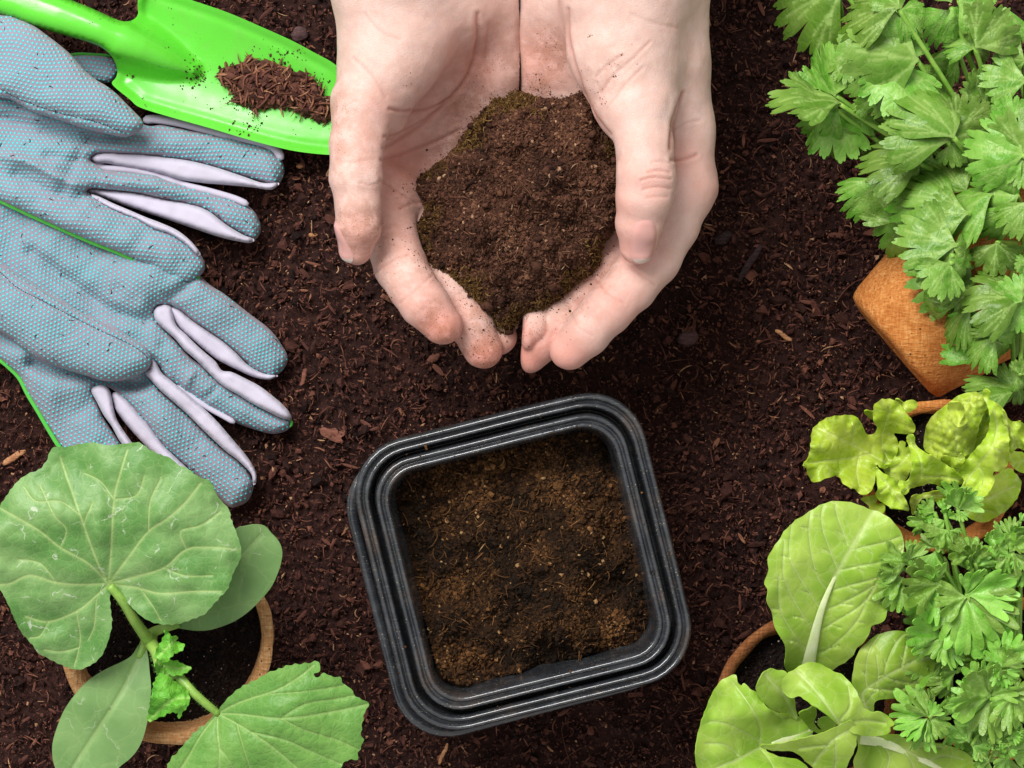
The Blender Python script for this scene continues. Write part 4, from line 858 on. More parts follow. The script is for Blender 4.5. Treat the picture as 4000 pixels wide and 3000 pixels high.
# loose specks scattered over the blade
q = np.vstack([R.uniform((640, 180), (1290, 560), (900, 2)), Z1(np.column_stack([R.normal(1235, 30, 60), R.normal(475, 35, 60)])), Z1(np.column_stack([R.normal(815, 20, 12), R.normal(475, 12, 12)]))])
kp = inside(q, tpo) & (segdist(q, tpo, True) > 6); kp[:900] &= (fbm(q[:900, 0]*.012, q[:900, 1]*.012, 0, 2, 4) > .28); q = q[kp]
n = len(q); V, F, T = crumbs(un(q, trow_z(q)+.015), np.clip(R.lognormal(math.log(.026), .5, n), .012, .09), bell(n, .3, .1))
mk('specks', V, F, M['soil'], heap, {'tone': T}, smooth=False)['kind'] = 'stuff'

# ------------------------------------------------------------------ square black pot
def rsq(a, rc, n=9):                         # rounded square, half side a
    out = []; rc = min(max(rc, .25), a)
    for k, (sx, sy) in enumerate(((1, 1), (-1, 1), (-1, -1), (1, -1))):
        for t in np.linspace(k*np.pi/2, (k+1)*np.pi/2, n): out.append((sx*(a-rc)+rc*math.cos(t), sy*(a-rc)+rc*math.sin(t)))
        # points along the following side
        x0, y0 = out[-1]; nsx, nsy = ((-1, 1), (-1, -1), (1, -1), (1, 1))[k]
        t = (k+1)*np.pi/2; x1, y1 = nsx*(a-rc)+rc*math.cos(t), nsy*(a-rc)+rc*math.sin(t)
        for s in np.linspace(0, 1, 14)[1:-1]: out.append((x0+(x1-x0)*s, y0+(y1-y0)*s))
    return np.array(out)
def sweep(a, rc, prof, c, rot, tilt=(0, 0)):
    rings = []
    for ins, z in prof: rings.append(np.column_stack([rsq(a-ins, rc-ins*.75), np.full(len(rsq(a, rc)), z)]))
    m = len(rings[0]); V = np.vstack(rings); ca, sa = math.cos(rot), math.sin(rot)
    x, y = V[:, 0]*ca-V[:, 1]*sa, V[:, 0]*sa+V[:, 1]*ca
    wx = .035*vnoise(x*.35, y*.35, 0, 71); wz = .05*vnoise(x*.3, y*.3, 0, 73)
    V = np.column_stack([x*(1+wx*.12)+c[0], y*(1+wx*.12)+c[1], V[:, 2]+wz])
    k = len(prof); i = (np.arange(k-1)*m)[:, None]; j = np.arange(m)[None]; j2 = (j+1) % m
    return V, np.stack([i+j, i+j2, i+m+j2, i+m+j], -1).reshape(-1, 4)
def smoothprof(p, k=5): return cr(np.array(p, float), .05, False)
RZ = 7.6; PC = u3(2044, 2196, RZ); PA = 1172/2*S(RZ); PR = math.radians(14.0)
pot = thing('plant_pot', (PC[0], PC[1], 0), 'square black plastic plant pot with ribbed double rim, half filled with soil', 'plant pot')
V, F = sweep(PA, 2.05, smoothprof([(1.35, .1), (.95, 2.5), (.62, RZ-1.9), (.12, RZ-1.75), (.0, RZ-1.4), (.0, RZ-.5), (.03, RZ-.16), (.11, RZ-.02), (.20, RZ-.06), (.255, RZ-.24), (.30, RZ-.26), (.34, RZ-.1), (.43, RZ-.06), (.50, RZ-.2), (.54, RZ-.7), (.56, RZ-1.5)]), PC, PR)
mk('outer_rim', V, F, M['pot'], pot)
V, F = sweep(PA, 2.05, smoothprof([(.56, RZ-1.5), (.66, RZ-1.5), (.69, RZ-.6), (.72, RZ-.18), (.78, RZ-.01), (.87, RZ-.02), (.93, RZ-.18), (.98, RZ-.2), (1.03, RZ-.06), (1.13, RZ-.03), (1.21, RZ-.22), (1.26, RZ-.7)]), PC, PR)
mk('inner_rim', V, F, M['pot'], pot)
V, F = sweep(PA, 2.05, smoothprof([(1.26, RZ-.7), (1.31, RZ-1.5), (1.48, RZ-3.5), (1.95, RZ-6.8), (2.3, .35), (5.2, .3)]), PC, PR)
mk('wall', V, F, M['pot'], pot)
P2 = PC+np.array([-.42, -.50, 0])
pot2 = thing('plant_pot', (P2[0], P2[1], 0), 'second black pot nested beneath, only its rim showing at the lower left', 'plant pot')
V, F = sweep(PA-.02, 2.05, [(1.6, -.1), (.9, 1.5), (.6, RZ-3.6), (.1, RZ-3.5), (0, RZ-3.2), (0, RZ-2.1), (.06, RZ-1.98), (.2, RZ-1.96), (.34, RZ-2.05), (.4, RZ-2.4), (.7, RZ-5)], P2, PR+math.radians(.8))
mk('rim', V, F, M['pot'], pot2)
psoil = thing('potting_soil', (PC[0], PC[1], 2), 'loose brown potting soil filling the square black pot', 'soil')
rq = rsq(PA-1.36, 1.05); ca, sa = math.cos(PR), math.sin(PR); rq = np.column_stack([rq[:, 0]*ca-rq[:, 1]*sa+PC[0], rq[:, 0]*sa+rq[:, 1]*ca+PC[1]])
zs_ = RZ-1.9; rpx = np.column_stack([rq[:, 0]/S(zs_)+2000, 1500-rq[:, 1]/S(zs_)])
pz = tps([(1700, 1850, 5.0), (2300, 1750, 5.0), (1700, 2150, 5.0), (2000, 2250, 5.25), (2200, 2250, 6.2), (2150, 2400, 6.0), (2350, 2300, 5.4), (1800, 2600, 5.6), (2450, 2550, 5.2), (2550, 2450, 5.1), (1850, 2000, 5.15), (2100, 2600, 5.0), (2250, 1950, 5.0)])
pz0 = pz; pz = lambda q: pz0(q)+.45
soilfill(psoil, rpx, pz, M['potsoil'], 250, .022, .125, .29, 6.0, 14, (.2, .9), 'soil_body', .55, fibtone=.6, ff=.8, tv=.34)
q = R.uniform((1350, 1480), (2740, 2900), (900, 2)); c = un(q, RZ)-PC; a_ = np.abs(c[:, 0]*ca+c[:, 1]*sa); b_ = np.abs(-c[:, 0]*sa+c[:, 1]*ca); m_ = np.maximum(a_, b_)
q = q[(m_ < PA-.05) & (m_ > PA-1.2) & (np.minimum(a_, b_) < PA-2.2)][:130]; n = len(q)
V, F, T = crumbs(un(q, RZ-.02), np.clip(R.lognormal(math.log(.024), .5, n), .01, .075), bell(n, .45, .2)); mk('rim_specks', V, F, M['potsoil'], pot, {'tone': T}, smooth=False)['kind'] = 'stuff'

# ------------------------------------------------------------------ peat pots
def revolve(prof, n=72, seed=0, amp=.05):
    a = np.linspace(0, 2*np.pi, n, endpoint=False); V = []
    for k, (r, z) in enumerate(prof):
        rr = r+amp*vnoise(np.cos(a)*4+k*.1, np.sin(a)*4, z*1.5, seed)*(r > .1)
        V.append(np.column_stack([rr*np.cos(a), rr*np.sin(a), z+amp*.7*vnoise(np.cos(a)*3, np.sin(a)*3, k*.2, seed+5)]))
    m = n; k = len(prof); i = (np.arange(k-1)*m)[:, None]; j = np.arange(m)[None]; j2 = (j+1) % m
    return np.vstack(V), np.stack([i+j, i+j2, i+m+j2, i+m+j], -1).reshape(-1, 4)
def peatprof(ro, rb, h, t): return cr(np.array([(.05, 0), (rb*.6, 0), (rb-.3, .03), (rb-.07, .16), (rb+.03, .45), (rb+(ro-rb)*.5, h*.5), (ro-.04, h-.25), (ro-.02, h-.06), (ro-t*.5, h+.02), (ro-t, h-.08), (ro-t-.05, h-.5), (rb-t+(ro-rb)*.4, h*.45), (rb-t, .5), (.05, .4)]), .3, False)
def peat_pot(px, py, rpx, h, label, z0=0.0, seed=0, amp=.09, mat='peat'):
    c = u3(px, py, h+z0); c[2] = z0; ro = rpx*S(h+z0)
    V, F = revolve(peatprof(ro, ro*.7, h, .42), 80, seed, amp)
    o = mk('peat_pot', V+c, F, M[mat], None, origin=c); tag(o, label, 'plant pot', 'round peat pots'); return c, ro
def circ(px, py, r, n=40): a = np.linspace(0, 2*np.pi, n, endpoint=False); return np.column_stack([px+r*np.cos(a), py+r*np.sin(a)])
def pot_soil(px, py, rpx, z, label, sd=0, mat='darksoil', rough=.16):
    o = thing('potting_soil', u3(px, py, z-1), label, 'soil')
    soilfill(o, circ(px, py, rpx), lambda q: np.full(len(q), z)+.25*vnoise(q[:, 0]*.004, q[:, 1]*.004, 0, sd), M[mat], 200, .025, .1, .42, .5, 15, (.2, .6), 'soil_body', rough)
    a_ = R.uniform(0, 6.28, 90); r_ = np.sqrt(R.random(90))*rpx*.92; q = np.column_stack([px+r_*np.cos(a_), py+r_*np.sin(a_)]); V, F, T = crumbs(un(q, z+.28), R.uniform(.016, .04, 90), np.ones(90)); mk('white_grains', V, F, M[mat], o, {'tone': T}, smooth=False)['kind'] = 'stuff'
    return o
peat_pot(650, 2490, 418, 6.6, 'round tan peat pot holding the large-leaved squash seedling', seed=1)
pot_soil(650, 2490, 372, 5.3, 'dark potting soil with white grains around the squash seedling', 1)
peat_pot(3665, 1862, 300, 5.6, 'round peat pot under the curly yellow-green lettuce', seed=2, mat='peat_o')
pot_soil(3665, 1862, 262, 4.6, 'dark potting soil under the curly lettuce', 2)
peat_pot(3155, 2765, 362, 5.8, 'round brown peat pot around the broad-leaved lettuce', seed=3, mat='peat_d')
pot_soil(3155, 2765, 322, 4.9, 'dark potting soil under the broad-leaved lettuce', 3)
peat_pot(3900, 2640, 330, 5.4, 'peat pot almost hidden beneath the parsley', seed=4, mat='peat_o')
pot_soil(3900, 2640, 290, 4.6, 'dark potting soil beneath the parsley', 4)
# tipped-over pot of the cilantro
A0 = u3(3487, 1362, 3.0); dirv = np.array([.755, .640, .10]); dirv /= np.linalg.norm(dirv)
V, F = revolve(peatprof(3.9, 2.55, 7.6, .42), 80, 6, .06)
ez = dirv; ex = np.cross([0, 0, 1.0], ez); ex /= np.linalg.norm(ex); ey = np.cross(ez, ex)
Vw = A0+V[:, :1]*ex+V[:, 1:2]*ey+V[:, 2:]*ez
o = mk('peat_pot', Vw, F, M['peat_o']); tag(o, 'orange-brown peat pot lying on its side under the cilantro', 'plant pot', 'round peat pots')
CT = A0+ez*6.6
dsk = np.column_stack([circ(0, 0, 1, 60)]); rr = np.sqrt(R.random(700))*3.3; aa = R.uniform(0, 6.28, 700)
co = thing('potting_soil', A0+ez*5.6-[0, 0, 2], 'dark root ball soil inside the tipped peat pot of the cilantro', 'soil')
g_ = hexgrid((-3.4, -3.4), (3.4, 3.4), .2); g_ = g_[np.hypot(g_[:, 0], g_[:, 1]) < 3.2]; pl_ = circ(0, 0, 3.35, 50); Vd, Fd = fill2d(pl_, .22)
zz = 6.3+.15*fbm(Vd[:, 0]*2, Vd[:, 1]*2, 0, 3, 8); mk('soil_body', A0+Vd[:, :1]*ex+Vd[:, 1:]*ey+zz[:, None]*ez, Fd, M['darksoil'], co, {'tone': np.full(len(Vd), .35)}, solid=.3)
V, F, T = crumbs(A0+(rr*np.cos(aa))[:, None]*ex+(rr*np.sin(aa))[:, None]*ey+6.4*ez, R.uniform(.04, .14, 700), bell(700, .4, .15)); mk('crumbs', V, F, M['darksoil'], co, {'tone': T}, smooth=False)['kind'] = 'stuff'

# ------------------------------------------------------------------ leaves traced one by one
def teeth(P, amp, lam, seed=0):
    P = np.asarray(P); s = np.concatenate([[0], np.cumsum(np.linalg.norm(np.diff(P, axis=0), axis=1))])
    T = np.roll(P, -1, 0)-np.roll(P, 1, 0); T /= np.linalg.norm(T, axis=1)[:, None]+1e-9
    ar = np.sum(P[:, 0]*np.roll(P[:, 1], -1)-np.roll(P[:, 0], -1)*P[:, 1])
    N = np.column_stack([T[:, 1], -T[:, 0]])*(1 if ar > 0 else -1)
    u = s/lam+.25*vnoise(s/lam*.7, 0*s, 0, seed); f = u-np.floor(u)
    a = amp*(.6+.4*vnoise(s/lam*.5, 0*s+3, 0, seed))
    return P+N*((1-np.abs(2*f-1))**1.4*a)[:, None]
def leafsheet(name, outline, ctrl, veins, mat, parent, sp=14, step=8, tooth=None, puff=.0, pw=40, namp=.1, nf=.006, ruf=0, rf=.012, rw=70, vd=.05, vw=7, thick=.035, seed=0, blist=0, bf=.03, smoothed=True, frill=None, puffs=None):
    P = cr(outline, step) if smoothed else np.asarray(outline, float)
    if tooth: P = teeth(P, tooth[0], tooth[1], seed)
    ex = []; vs = []
    for v in veins:
        q = cr(v[0], sp*.8, False); w_ = v[1] if len(v) > 1 else vw; vs.append((q, w_)); t_ = np.gradient(q, axis=0); t_ /= np.linalg.norm(t_, axis=1)[:, None]+1e-9; n_ = np.column_stack([t_[:, 1], -t_[:, 0]])*w_*1.3; ex += [q, q+n_, q-n_]
    V2, F2 = fill2d(P, sp, np.vstack(ex) if ex else None)
    db = segdist(V2, P, True); va = np.zeros(len(V2)); dm = np.full(len(V2), 1e9)
    for q, w in vs:
        d = segdist(V2, q); va = np.maximum(va, np.exp(-(d/w)**2)); dm = np.minimum(dm, d)
    z = tps(ctrl)(V2)
    if vs: z = z+puff*(1-np.exp(-(dm/pw)**2))-vd*va
    z = z+namp*fbm(V2[:, 0]*nf, V2[:, 1]*nf, 0, 2, seed)
    if ruf: z = z+ruf*np.exp(-db/rw)*vnoise(V2[:, 0]*rf, V2[:, 1]*rf, 0, seed+9)*1.4
    if blist: z = z+blist*np.abs(vnoise(V2[:, 0]*bf, V2[:, 1]*bf, 0, seed+3))*np.clip(db/25, 0, 1)
    if frill:                                # edge waves that follow the outline
        sa = np.concatenate([[0], np.cumsum(np.linalg.norm(np.diff(P, axis=0), axis=1))]); ar = np.empty(len(V2))
        for k in range(0, len(V2), 3000): ar[k:k+3000] = sa[((V2[k:k+3000, None]-P[None])**2).sum(-1).argmin(1)]
        z = z+frill[0]*np.exp(-db/frill[2])*(np.sin(2*np.pi*ar/frill[1]+3*vnoise(ar/frill[1]*.4, 0*ar, 0, seed))+.4*np.sin(2*np.pi*ar/frill[1]*2.3+seed))
    if puffs:                                # blisters between fine creases
        rs = np.random.default_rng(seed+500); g0 = hexgrid(P.min(0)-60, P.max(0)+60, puffs[1]); g0 = g0+rs.normal(0, puffs[1]*.28, g0.shape); dd = np.empty(len(V2))
        for k in range(0, len(V2), 3000):
            q = np.sqrt(((V2[k:k+3000, None]-g0[None])**2).sum(-1)); q.partition(1, axis=1); dd[k:k+3000] = q[:, 1]-q[:, 0]
        z = z+puffs[0]*(1-np.exp(-dd/(puffs[1]*.32)))*np.clip(db/20, .15, 1); va = np.maximum(va, .45*np.exp(-(dd/4.5)**2))
    V = un(V2, z); F = fixup(V, F2)
    return mk(name, V, F, mat, parent, {'vein': va}, solid=thick)
def stem(name, J_, rad, mat, parent, n=12, hair=0):
    P = cr(np.array([u3(*j) for j in J_]), .12, False); r = np.interp(np.linspace(0, 1, len(P)), np.linspace(0, 1, len(rad)), rad)
    V, F = tube(P, r, n); return mk(name, V, F, mat, parent)
def hairs(paths, parent, mat, n=260, ln=.1):
    Vs = []; Fs = []; k = 0
    for J_, rad in paths:
        P = cr(np.array([u3(*j) for j in J_]), .05, False)
        for _ in range(n):
            i = R.integers(1, len(P)-1); t = P[i+1]-P[i-1]; t /= np.linalg.norm(t); d = R.normal(size=3); d -= t*(d@t); d /= np.linalg.norm(d)
            a = P[i]+d*rad*.9; b = a+d*ln*R.uniform(.6, 1.3)+t*.02*R.normal(); w = np.cross(d, t)*.006
            Vs.append([a-w, a+w, b, a+t*.008]); Fs += [(k, k+1, k+2), (k+1, k+3, k+2), (k+3, k, k+2)]; k += 4
    mk('stem_hairs', np.array(Vs).reshape(-1, 3), np.array(Fs), mat, parent)['kind'] = 'stuff'

sq = thing('squash_seedling', u3(650, 2490, 5.2), 'squash seedling with one big round leaf, two smooth seed leaves and a toothed leaf', 'seedling')
big = Z3([(548, 775), (548, 850), (556, 930), (545, 1000), (520, 1070), (485, 1120), (430, 1155), (380, 1167), (300, 1140), (240, 1110), (190, 1085), (160, 1040), (110, 985), (80, 930), (50, 860), (20, 800), (-5, 755), (-30, 690), (-42, 600), (-35, 480), (-15, 400), (0, 355), (30, 310), (60, 265), (95, 225), (140, 195), (200, 170), (235, 125), (262, 65), (330, 60), (400, 45), (470, 38), (530, 50), (610, 45), (690, 38), (740, 70), (790, 95), (850, 115), (890, 150), (930, 165), (990, 210), (1050, 235), (1075, 290), (1110, 335), (1140, 370), (1150, 420), (1175, 480), (1200, 560), (1195, 620), (1165, 680), (1150, 720), (1130, 770), (1100, 800), (1060, 845), (1020, 890), (970, 910), (900, 935), (830, 942), (760, 930), (710, 905), (670, 870), (620, 820), (575, 775)])
bv = [[(540, 740), (555, 560), (568, 320), (600, 190), (635, 75)], [(540, 740), (480, 620), (400, 400), (340, 230), (300, 110)], [(540, 740), (640, 610), (740, 480), (830, 420), (920, 340), (1000, 240)], [(540, 740), (440, 640), (300, 560), (200, 480), (100, 420), (10, 370)], [(540, 740), (400, 745), (280, 735), (150, 700), (50, 740), (0, 745)], [(540, 745), (470, 810), (380, 880), (240, 930), (130, 905)], [(540, 740), (680, 705), (820, 660), (930, 570), (1060, 560), (1170, 570)], [(545, 745), (680, 760), (800, 790), (950, 780), (1100, 780)]]
bs = [[(740, 480), (750, 330), (800, 220)], [(568, 320), (500, 230), (420, 190)], [(568, 320), (680, 300), (720, 200)], [(400, 400), (300, 330), (180, 330), (120, 260)], [(380, 880), (400, 1000), (390, 1080), (370, 1150)], [(240, 930), (200, 1000), (150, 1010)], [(930, 570), (900, 480), (1000, 450), (1100, 380)], [(820, 660), (920, 700), (1060, 700)], [(280, 735), (200, 640), (90, 620)], [(450, 540), (420, 450), (460, 340)], [(700, 765), (760, 850), (800, 920)], [(300, 560), (330, 470), (270, 400), (200, 250)], [(480, 820), (470, 950), (440, 1020)], [(390, 1060), (300, 1080), (220, 1070)]]
leafsheet('leaf', big, [(423, 2280, 10.6), (0, 2280, 10.9), (200, 1760, 11.2), (560, 1740, 11.2), (900, 2000, 11.1), (930, 2200, 10.8), (800, 2400, 10.4), (660, 2430, 10.3), (300, 2590, 9.9), (100, 2450, 10.3), (420, 2500, 10.2), (450, 2050, 11.3), (250, 2150, 11.3), (680, 2150, 11.2)], [(Z3(v), 4.5) for v in bv]+[(Z3(v), 2.8) for v in bs], M['squash'], sq, 11, 7, (5, 34), .10, 45, .26, .006, .15, .01, 60, .035, 4.5, .03, 4, .05, .018)
leafsheet('seed_leaf', Z3([(1175, 470), (1220, 455), (1270, 447), (1320, 455), (1352, 488), (1390, 530), (1407, 580), (1400, 640), (1380, 700), (1350, 760), (1300, 820), (1250, 870), (1190, 915), (1130, 945), (1050, 970), (980, 975), (920, 968), (870, 962), (800, 985), (770, 985), (780, 955), (840, 930), (900, 830), (980, 700), (1080, 560)]), [(620, 2460, 8.2), (900, 2400, 8.6), (1050, 2060, 9.0), (1090, 2200, 8.6), (800, 2350, 8.5), (950, 2200, 9.0)], [(Z3([(800, 968), (900, 900), (1050, 760), (1200, 610), (1300, 500)]), 6)], M['cotyledon'], sq, 15, 8, None, .12, 70, .07, .004, 0, vd=.1, seed=6, thick=.07)
leafsheet('seed_leaf', Z3([(722, 1040), (738, 1100), (746, 1180), (753, 1260), (746, 1350), (736, 1420), (716, 1500), (690, 1560), (650, 1610), (590, 1660), (530, 1740), (420, 1790), (320, 1740), (272, 1650), (260, 1580), (265, 1520), (290, 1440), (320, 1370), (360, 1310), (410, 1250), (470, 1200), (540, 1160), (610, 1128), (660, 1095), (695, 1045)]), [(560, 2520, 8.0), (590, 2700, 8.3), (300, 2800, 8.6), (230, 2930, 8.5), (520, 2950, 8.2), (380, 2750, 8.8)], [(Z3([(712, 1060), (660, 1170), (600, 1290), (500, 1450), (400, 1600), (340, 1700)]), 7)], M['cotyledon'], sq, 15, 8, None, .14, 80, .08, .004, 0, vd=.1, seed=7, thick=.07)
yl = Z3([(1095, 1372), (1120, 1330), (1160, 1290), (1200, 1260), (1280, 1220), (1330, 1190), (1400, 1165), (1440, 1150), (1480, 1145), (1530, 1140), (1590, 1133), (1586, 1175), (1562, 1190), (1570, 1208), (1598, 1202), (1615, 1185), (1650, 1205), (1695, 1210), (1710, 1240), (1750, 1265), (1768, 1300), (1835, 1340), (1815, 1380), (1805, 1430), (1795, 1480), (1806, 1530), (1785, 1570), (1775, 1612), (1730, 1615), (1700, 1645), (1640, 1710), (1500, 1780), (1200, 1800), (900, 1770), (830, 1700), (850, 1622), (880, 1590), (920, 1540), (980, 1475), (1030, 1440), (1065, 1405)])
yv = [[(1085, 1388), (1200, 1392), (1400, 1412), (1600, 1390), (1820, 1345)], [(1085, 1388), (1200, 1330), (1380, 1270), (1500, 1200), (1560, 1150)], [(1085, 1388), (1200, 1450), (1350, 1550), (1500, 1680), (1560, 1760)], [(1085, 1388), (1085, 1480), (1095, 1600), (1080, 1780)], [(1085, 1388), (1000, 1500), (930, 1620), (870, 1700)], [(1400, 1412), (1520, 1470), (1680, 1520), (1790, 1570)], [(1250, 1480), (1420, 1520), (1580, 1590), (1700, 1640)], [(1350, 1290), (1500, 1280), (1640, 1260), (1720, 1245)], [(1400, 1410), (1520, 1340), (1640, 1320), (1760, 1300)], [(1180, 1440), (1220, 1580), (1280, 1760)], [(1095, 1560), (1160, 1660), (1180, 1780)]]
leafsheet('leaf', yl, [(860, 2790, 9.2), (1000, 2620, 9.9), (1240, 2590, 9.6), (1430, 2750, 9.3), (1390, 2960, 9.2), (1000, 3050, 9.2), (680, 3030, 9.0), (1150, 2800, 10.1), (900, 2950, 9.7), (780, 2880, 9.3)], [(Z3(v), 4) for v in yv[:5]]+[(Z3(v), 2.6) for v in yv[5:]], M['squash_young'], sq, 11, 6, (9, 38), .07, 34, .1, .006, .12, .012, 50, .08, 6, .035, 14, .05, .03)
for pts, zc, sd in (([(785, 1110), (775, 1090), (800, 1040), (820, 1000), (830, 973), (850, 1000), (885, 1010), (878, 1030), (915, 1042), (908, 1070), (865, 1090), (820, 1132)], 10.3, 1), ([(815, 1150), (850, 1125), (900, 1140), (950, 1158), (925, 1180), (880, 1195), (840, 1190)], 9.9, 2), ([(740, 1425), (750, 1340), (765, 1250), (795, 1190), (835, 1200), (880, 1235), (925, 1265), (945, 1310), (935, 1350), (905, 1385), (892, 1415), (885, 1385), (850, 1380), (800, 1400)], 10.1, 3), ([(780, 1125), (820, 1125), (828, 1160), (800, 1195), (778, 1170)], 9.7, 4)):
    P = Z3(pts); c = P.mean(0)
    leafsheet('young_leaf', P, [(c[0], c[1], zc), (c[0]-60, c[1]+60, zc-.5), (c[0]+60, c[1]-60, zc-.4), (c[0]+50, c[1]+60, zc+.25), (c[0]-50, c[1]-50, zc+.1)], [(np.array([P[0], c, P[len(P)//2]]), 5)], M['squash_tiny'], sq, 9, 5, (8, 26), .12, 20, .25, .02, .2, .03, 30, .06, 5, .04, sd, .12, .05)
p1_ = [(428, 2288, 10.5), (480, 2350, 10.3), (530, 2430, 9.6), (580, 2500, 8.6)]
p2_ = [(690, 2632, 9.3), (750, 2700, 9.5), (800, 2745, 9.4), (852, 2788, 9.15)]
ms_ = [(585, 2490, 5.2), (582, 2500, 8.0), (610, 2545, 9.0), (625, 2600, 9.3), (650, 2640, 9.4), (690, 2632, 9.4)]
stem('leaf_stalk', p1_, [.14, .17, .19, .22], M['stem'], sq); stem('leaf_stalk', p2_, [.17, .16, .15, .13], M['stem'], sq)
stem('stem', ms_, [.3, .3, .28, .24, .2, .16], M['stem'], sq)
stem('leaf_stalk', [(585, 2480, 7.9), (620, 2460, 8.2), (700, 2440, 8.4)], [.2, .17, .12], M['stem'], sq); stem('leaf_stalk', [(575, 2500, 7.7), (560, 2530, 7.95), (540, 2570, 8.1)], [.22, .18, .12], M['stem'], sq)
hairs([(p1_, .18), (p2_, .16), (ms_[2:], .24)], sq, M['squash_young'])

# ------------------------------------------------------------------ broad-leaved lettuce
ro_ = thing('lettuce', u3(3155, 2765, 4.9), 'broad smooth-leaved pale green lettuce at the bottom, beside the black pot', 'lettuce')
def mid(parent, pts, z, w0, w1):             # thick pale midrib
    P = cr(np.array([u3(x, y, q) for (x, y), q in zip(pts, z)]), .1, False); r = np.linspace(w0, w1, len(P)); V, F = tube(P-[0, 0, .05], r, 12, True, .26); mk('midrib', V, F, M['rib'], parent)
rl = [(2987, 2273), (3004, 2231), (2999, 2200), (3007, 2166), (3039, 2116), (3074, 2067), (3114, 2032), (3159, 2002), (3198, 1977), (3238, 1962), (3278, 1958), (3313, 1962), (3348, 1970), (3387, 1987), (3447, 2007), (3487, 2037), (3517, 2077), (3530, 2120), (3523, 2191), (3504, 2283), (3467, 2350), (3462, 2405), (3437, 2433), (3401, 2448), (3388, 2490), (3346, 2533), (3321, 2570), (3266, 2606), (3200, 2640), (3120, 2640), (3077, 2620), (3065, 2594), (3071, 2564), (3065, 2515), (3041, 2478), (3022, 2436), (3016, 2393), (2998, 2356), (3001, 2307)]
mr = [(3155, 2620), (3175, 2520), (3210, 2380), (3260, 2260), (3320, 2150), (3375, 2060), (3410, 2005)]
def sidev(mr, n, left, right, seed=0):
    M_ = cr(np.array(mr, float), 10, False); out = []
    for k in range(n):
        i = int((.1+.78*k/n)*(len(M_)-1)); a = M_[i]; t = M_[min(i+4, len(M_)-1)]-M_[max(i-4, 0)]; t /= np.linalg.norm(t); nn = np.array([t[1], -t[0]])
        for s, ext in ((1, left), (-1, right)):
            L_ = ext*(1-.45*abs(k/n-.35)); j1, j2 = R.uniform(-.12, .12, 2); c1 = a+(nn*s*(.52+j1)+t*.40)*L_*.45; c2 = a+(nn*s*.78+t*(.78+j2))*L_*.85; c3 = a+(nn*s*.80+t*(1.25+j2))*L_; out.append((np.array([a, c1, c2, c3]), 2.4)); out.append((np.array([c1, c1+(nn*s*.35+t*(.05+j1))*L_*.45]), 1.8)); out.append((np.array([c2, c2+(nn*s*.30-t*.02)*L_*.4]), 1.6))
    return out
leafsheet('leaf', rl, [(3155, 2610, 6.6), (3000, 2300, 9.2), (3050, 2080, 9.7), (3270, 1960, 9.6), (3500, 2080, 9.2), (3500, 2300, 9.0), (3340, 2540, 8.0), (3050, 2520, 8.2), (3250, 2280, 9.1), (3200, 2400, 8.6), (3100, 2250, 9.6), (3400, 2250, 9.5)], [(np.array(mr), 9)]+sidev(mr, 6, 270, 270), M['romaine'], ro_, 13, 9, (6, 60), .05, 50, .18, .006, .25, .012, 50, .05, 4, .05, 31, .05, .02)
mid(ro_, mr[:5], [6.75, 7.75, 8.8, 9.12, 9.3], .26, .015)
def D(*p): return ZD(list(p))
r2 = D((1190, 1115), (1130, 1010), (1110, 930), (1120, 850), (1130, 790), (1160, 720), (1200, 680), (1260, 630), (1330, 605), (1400, 595), (1460, 605), (1510, 625), (1560, 650), (1600, 690), (1630, 740), (1640, 800), (1630, 870), (1600, 930), (1550, 980), (1500, 1010), (1430, 1025), (1350, 1032), (1290, 1035), (1255, 1060), (1245, 1118))
r2m = D((1215, 1110), (1180, 1000), (1280, 920), (1400, 850), (1520, 790), (1610, 770))
leafsheet('leaf', r2, [(3390, 2780, 6.8), (3350, 2640, 7.4), (3440, 2480, 7.9), (3620, 2530, 7.6), (3640, 2640, 7.2), (3520, 2720, 7.1), (3500, 2600, 8.1)], [(r2m, 6)]+sidev(r2m, 4, 150, 150), M['romaine'], ro_, 13, 9, (3, 60), .06, 45, .15, .007, .15, .015, 40, .06, 4, .045, 32, .04, .02)
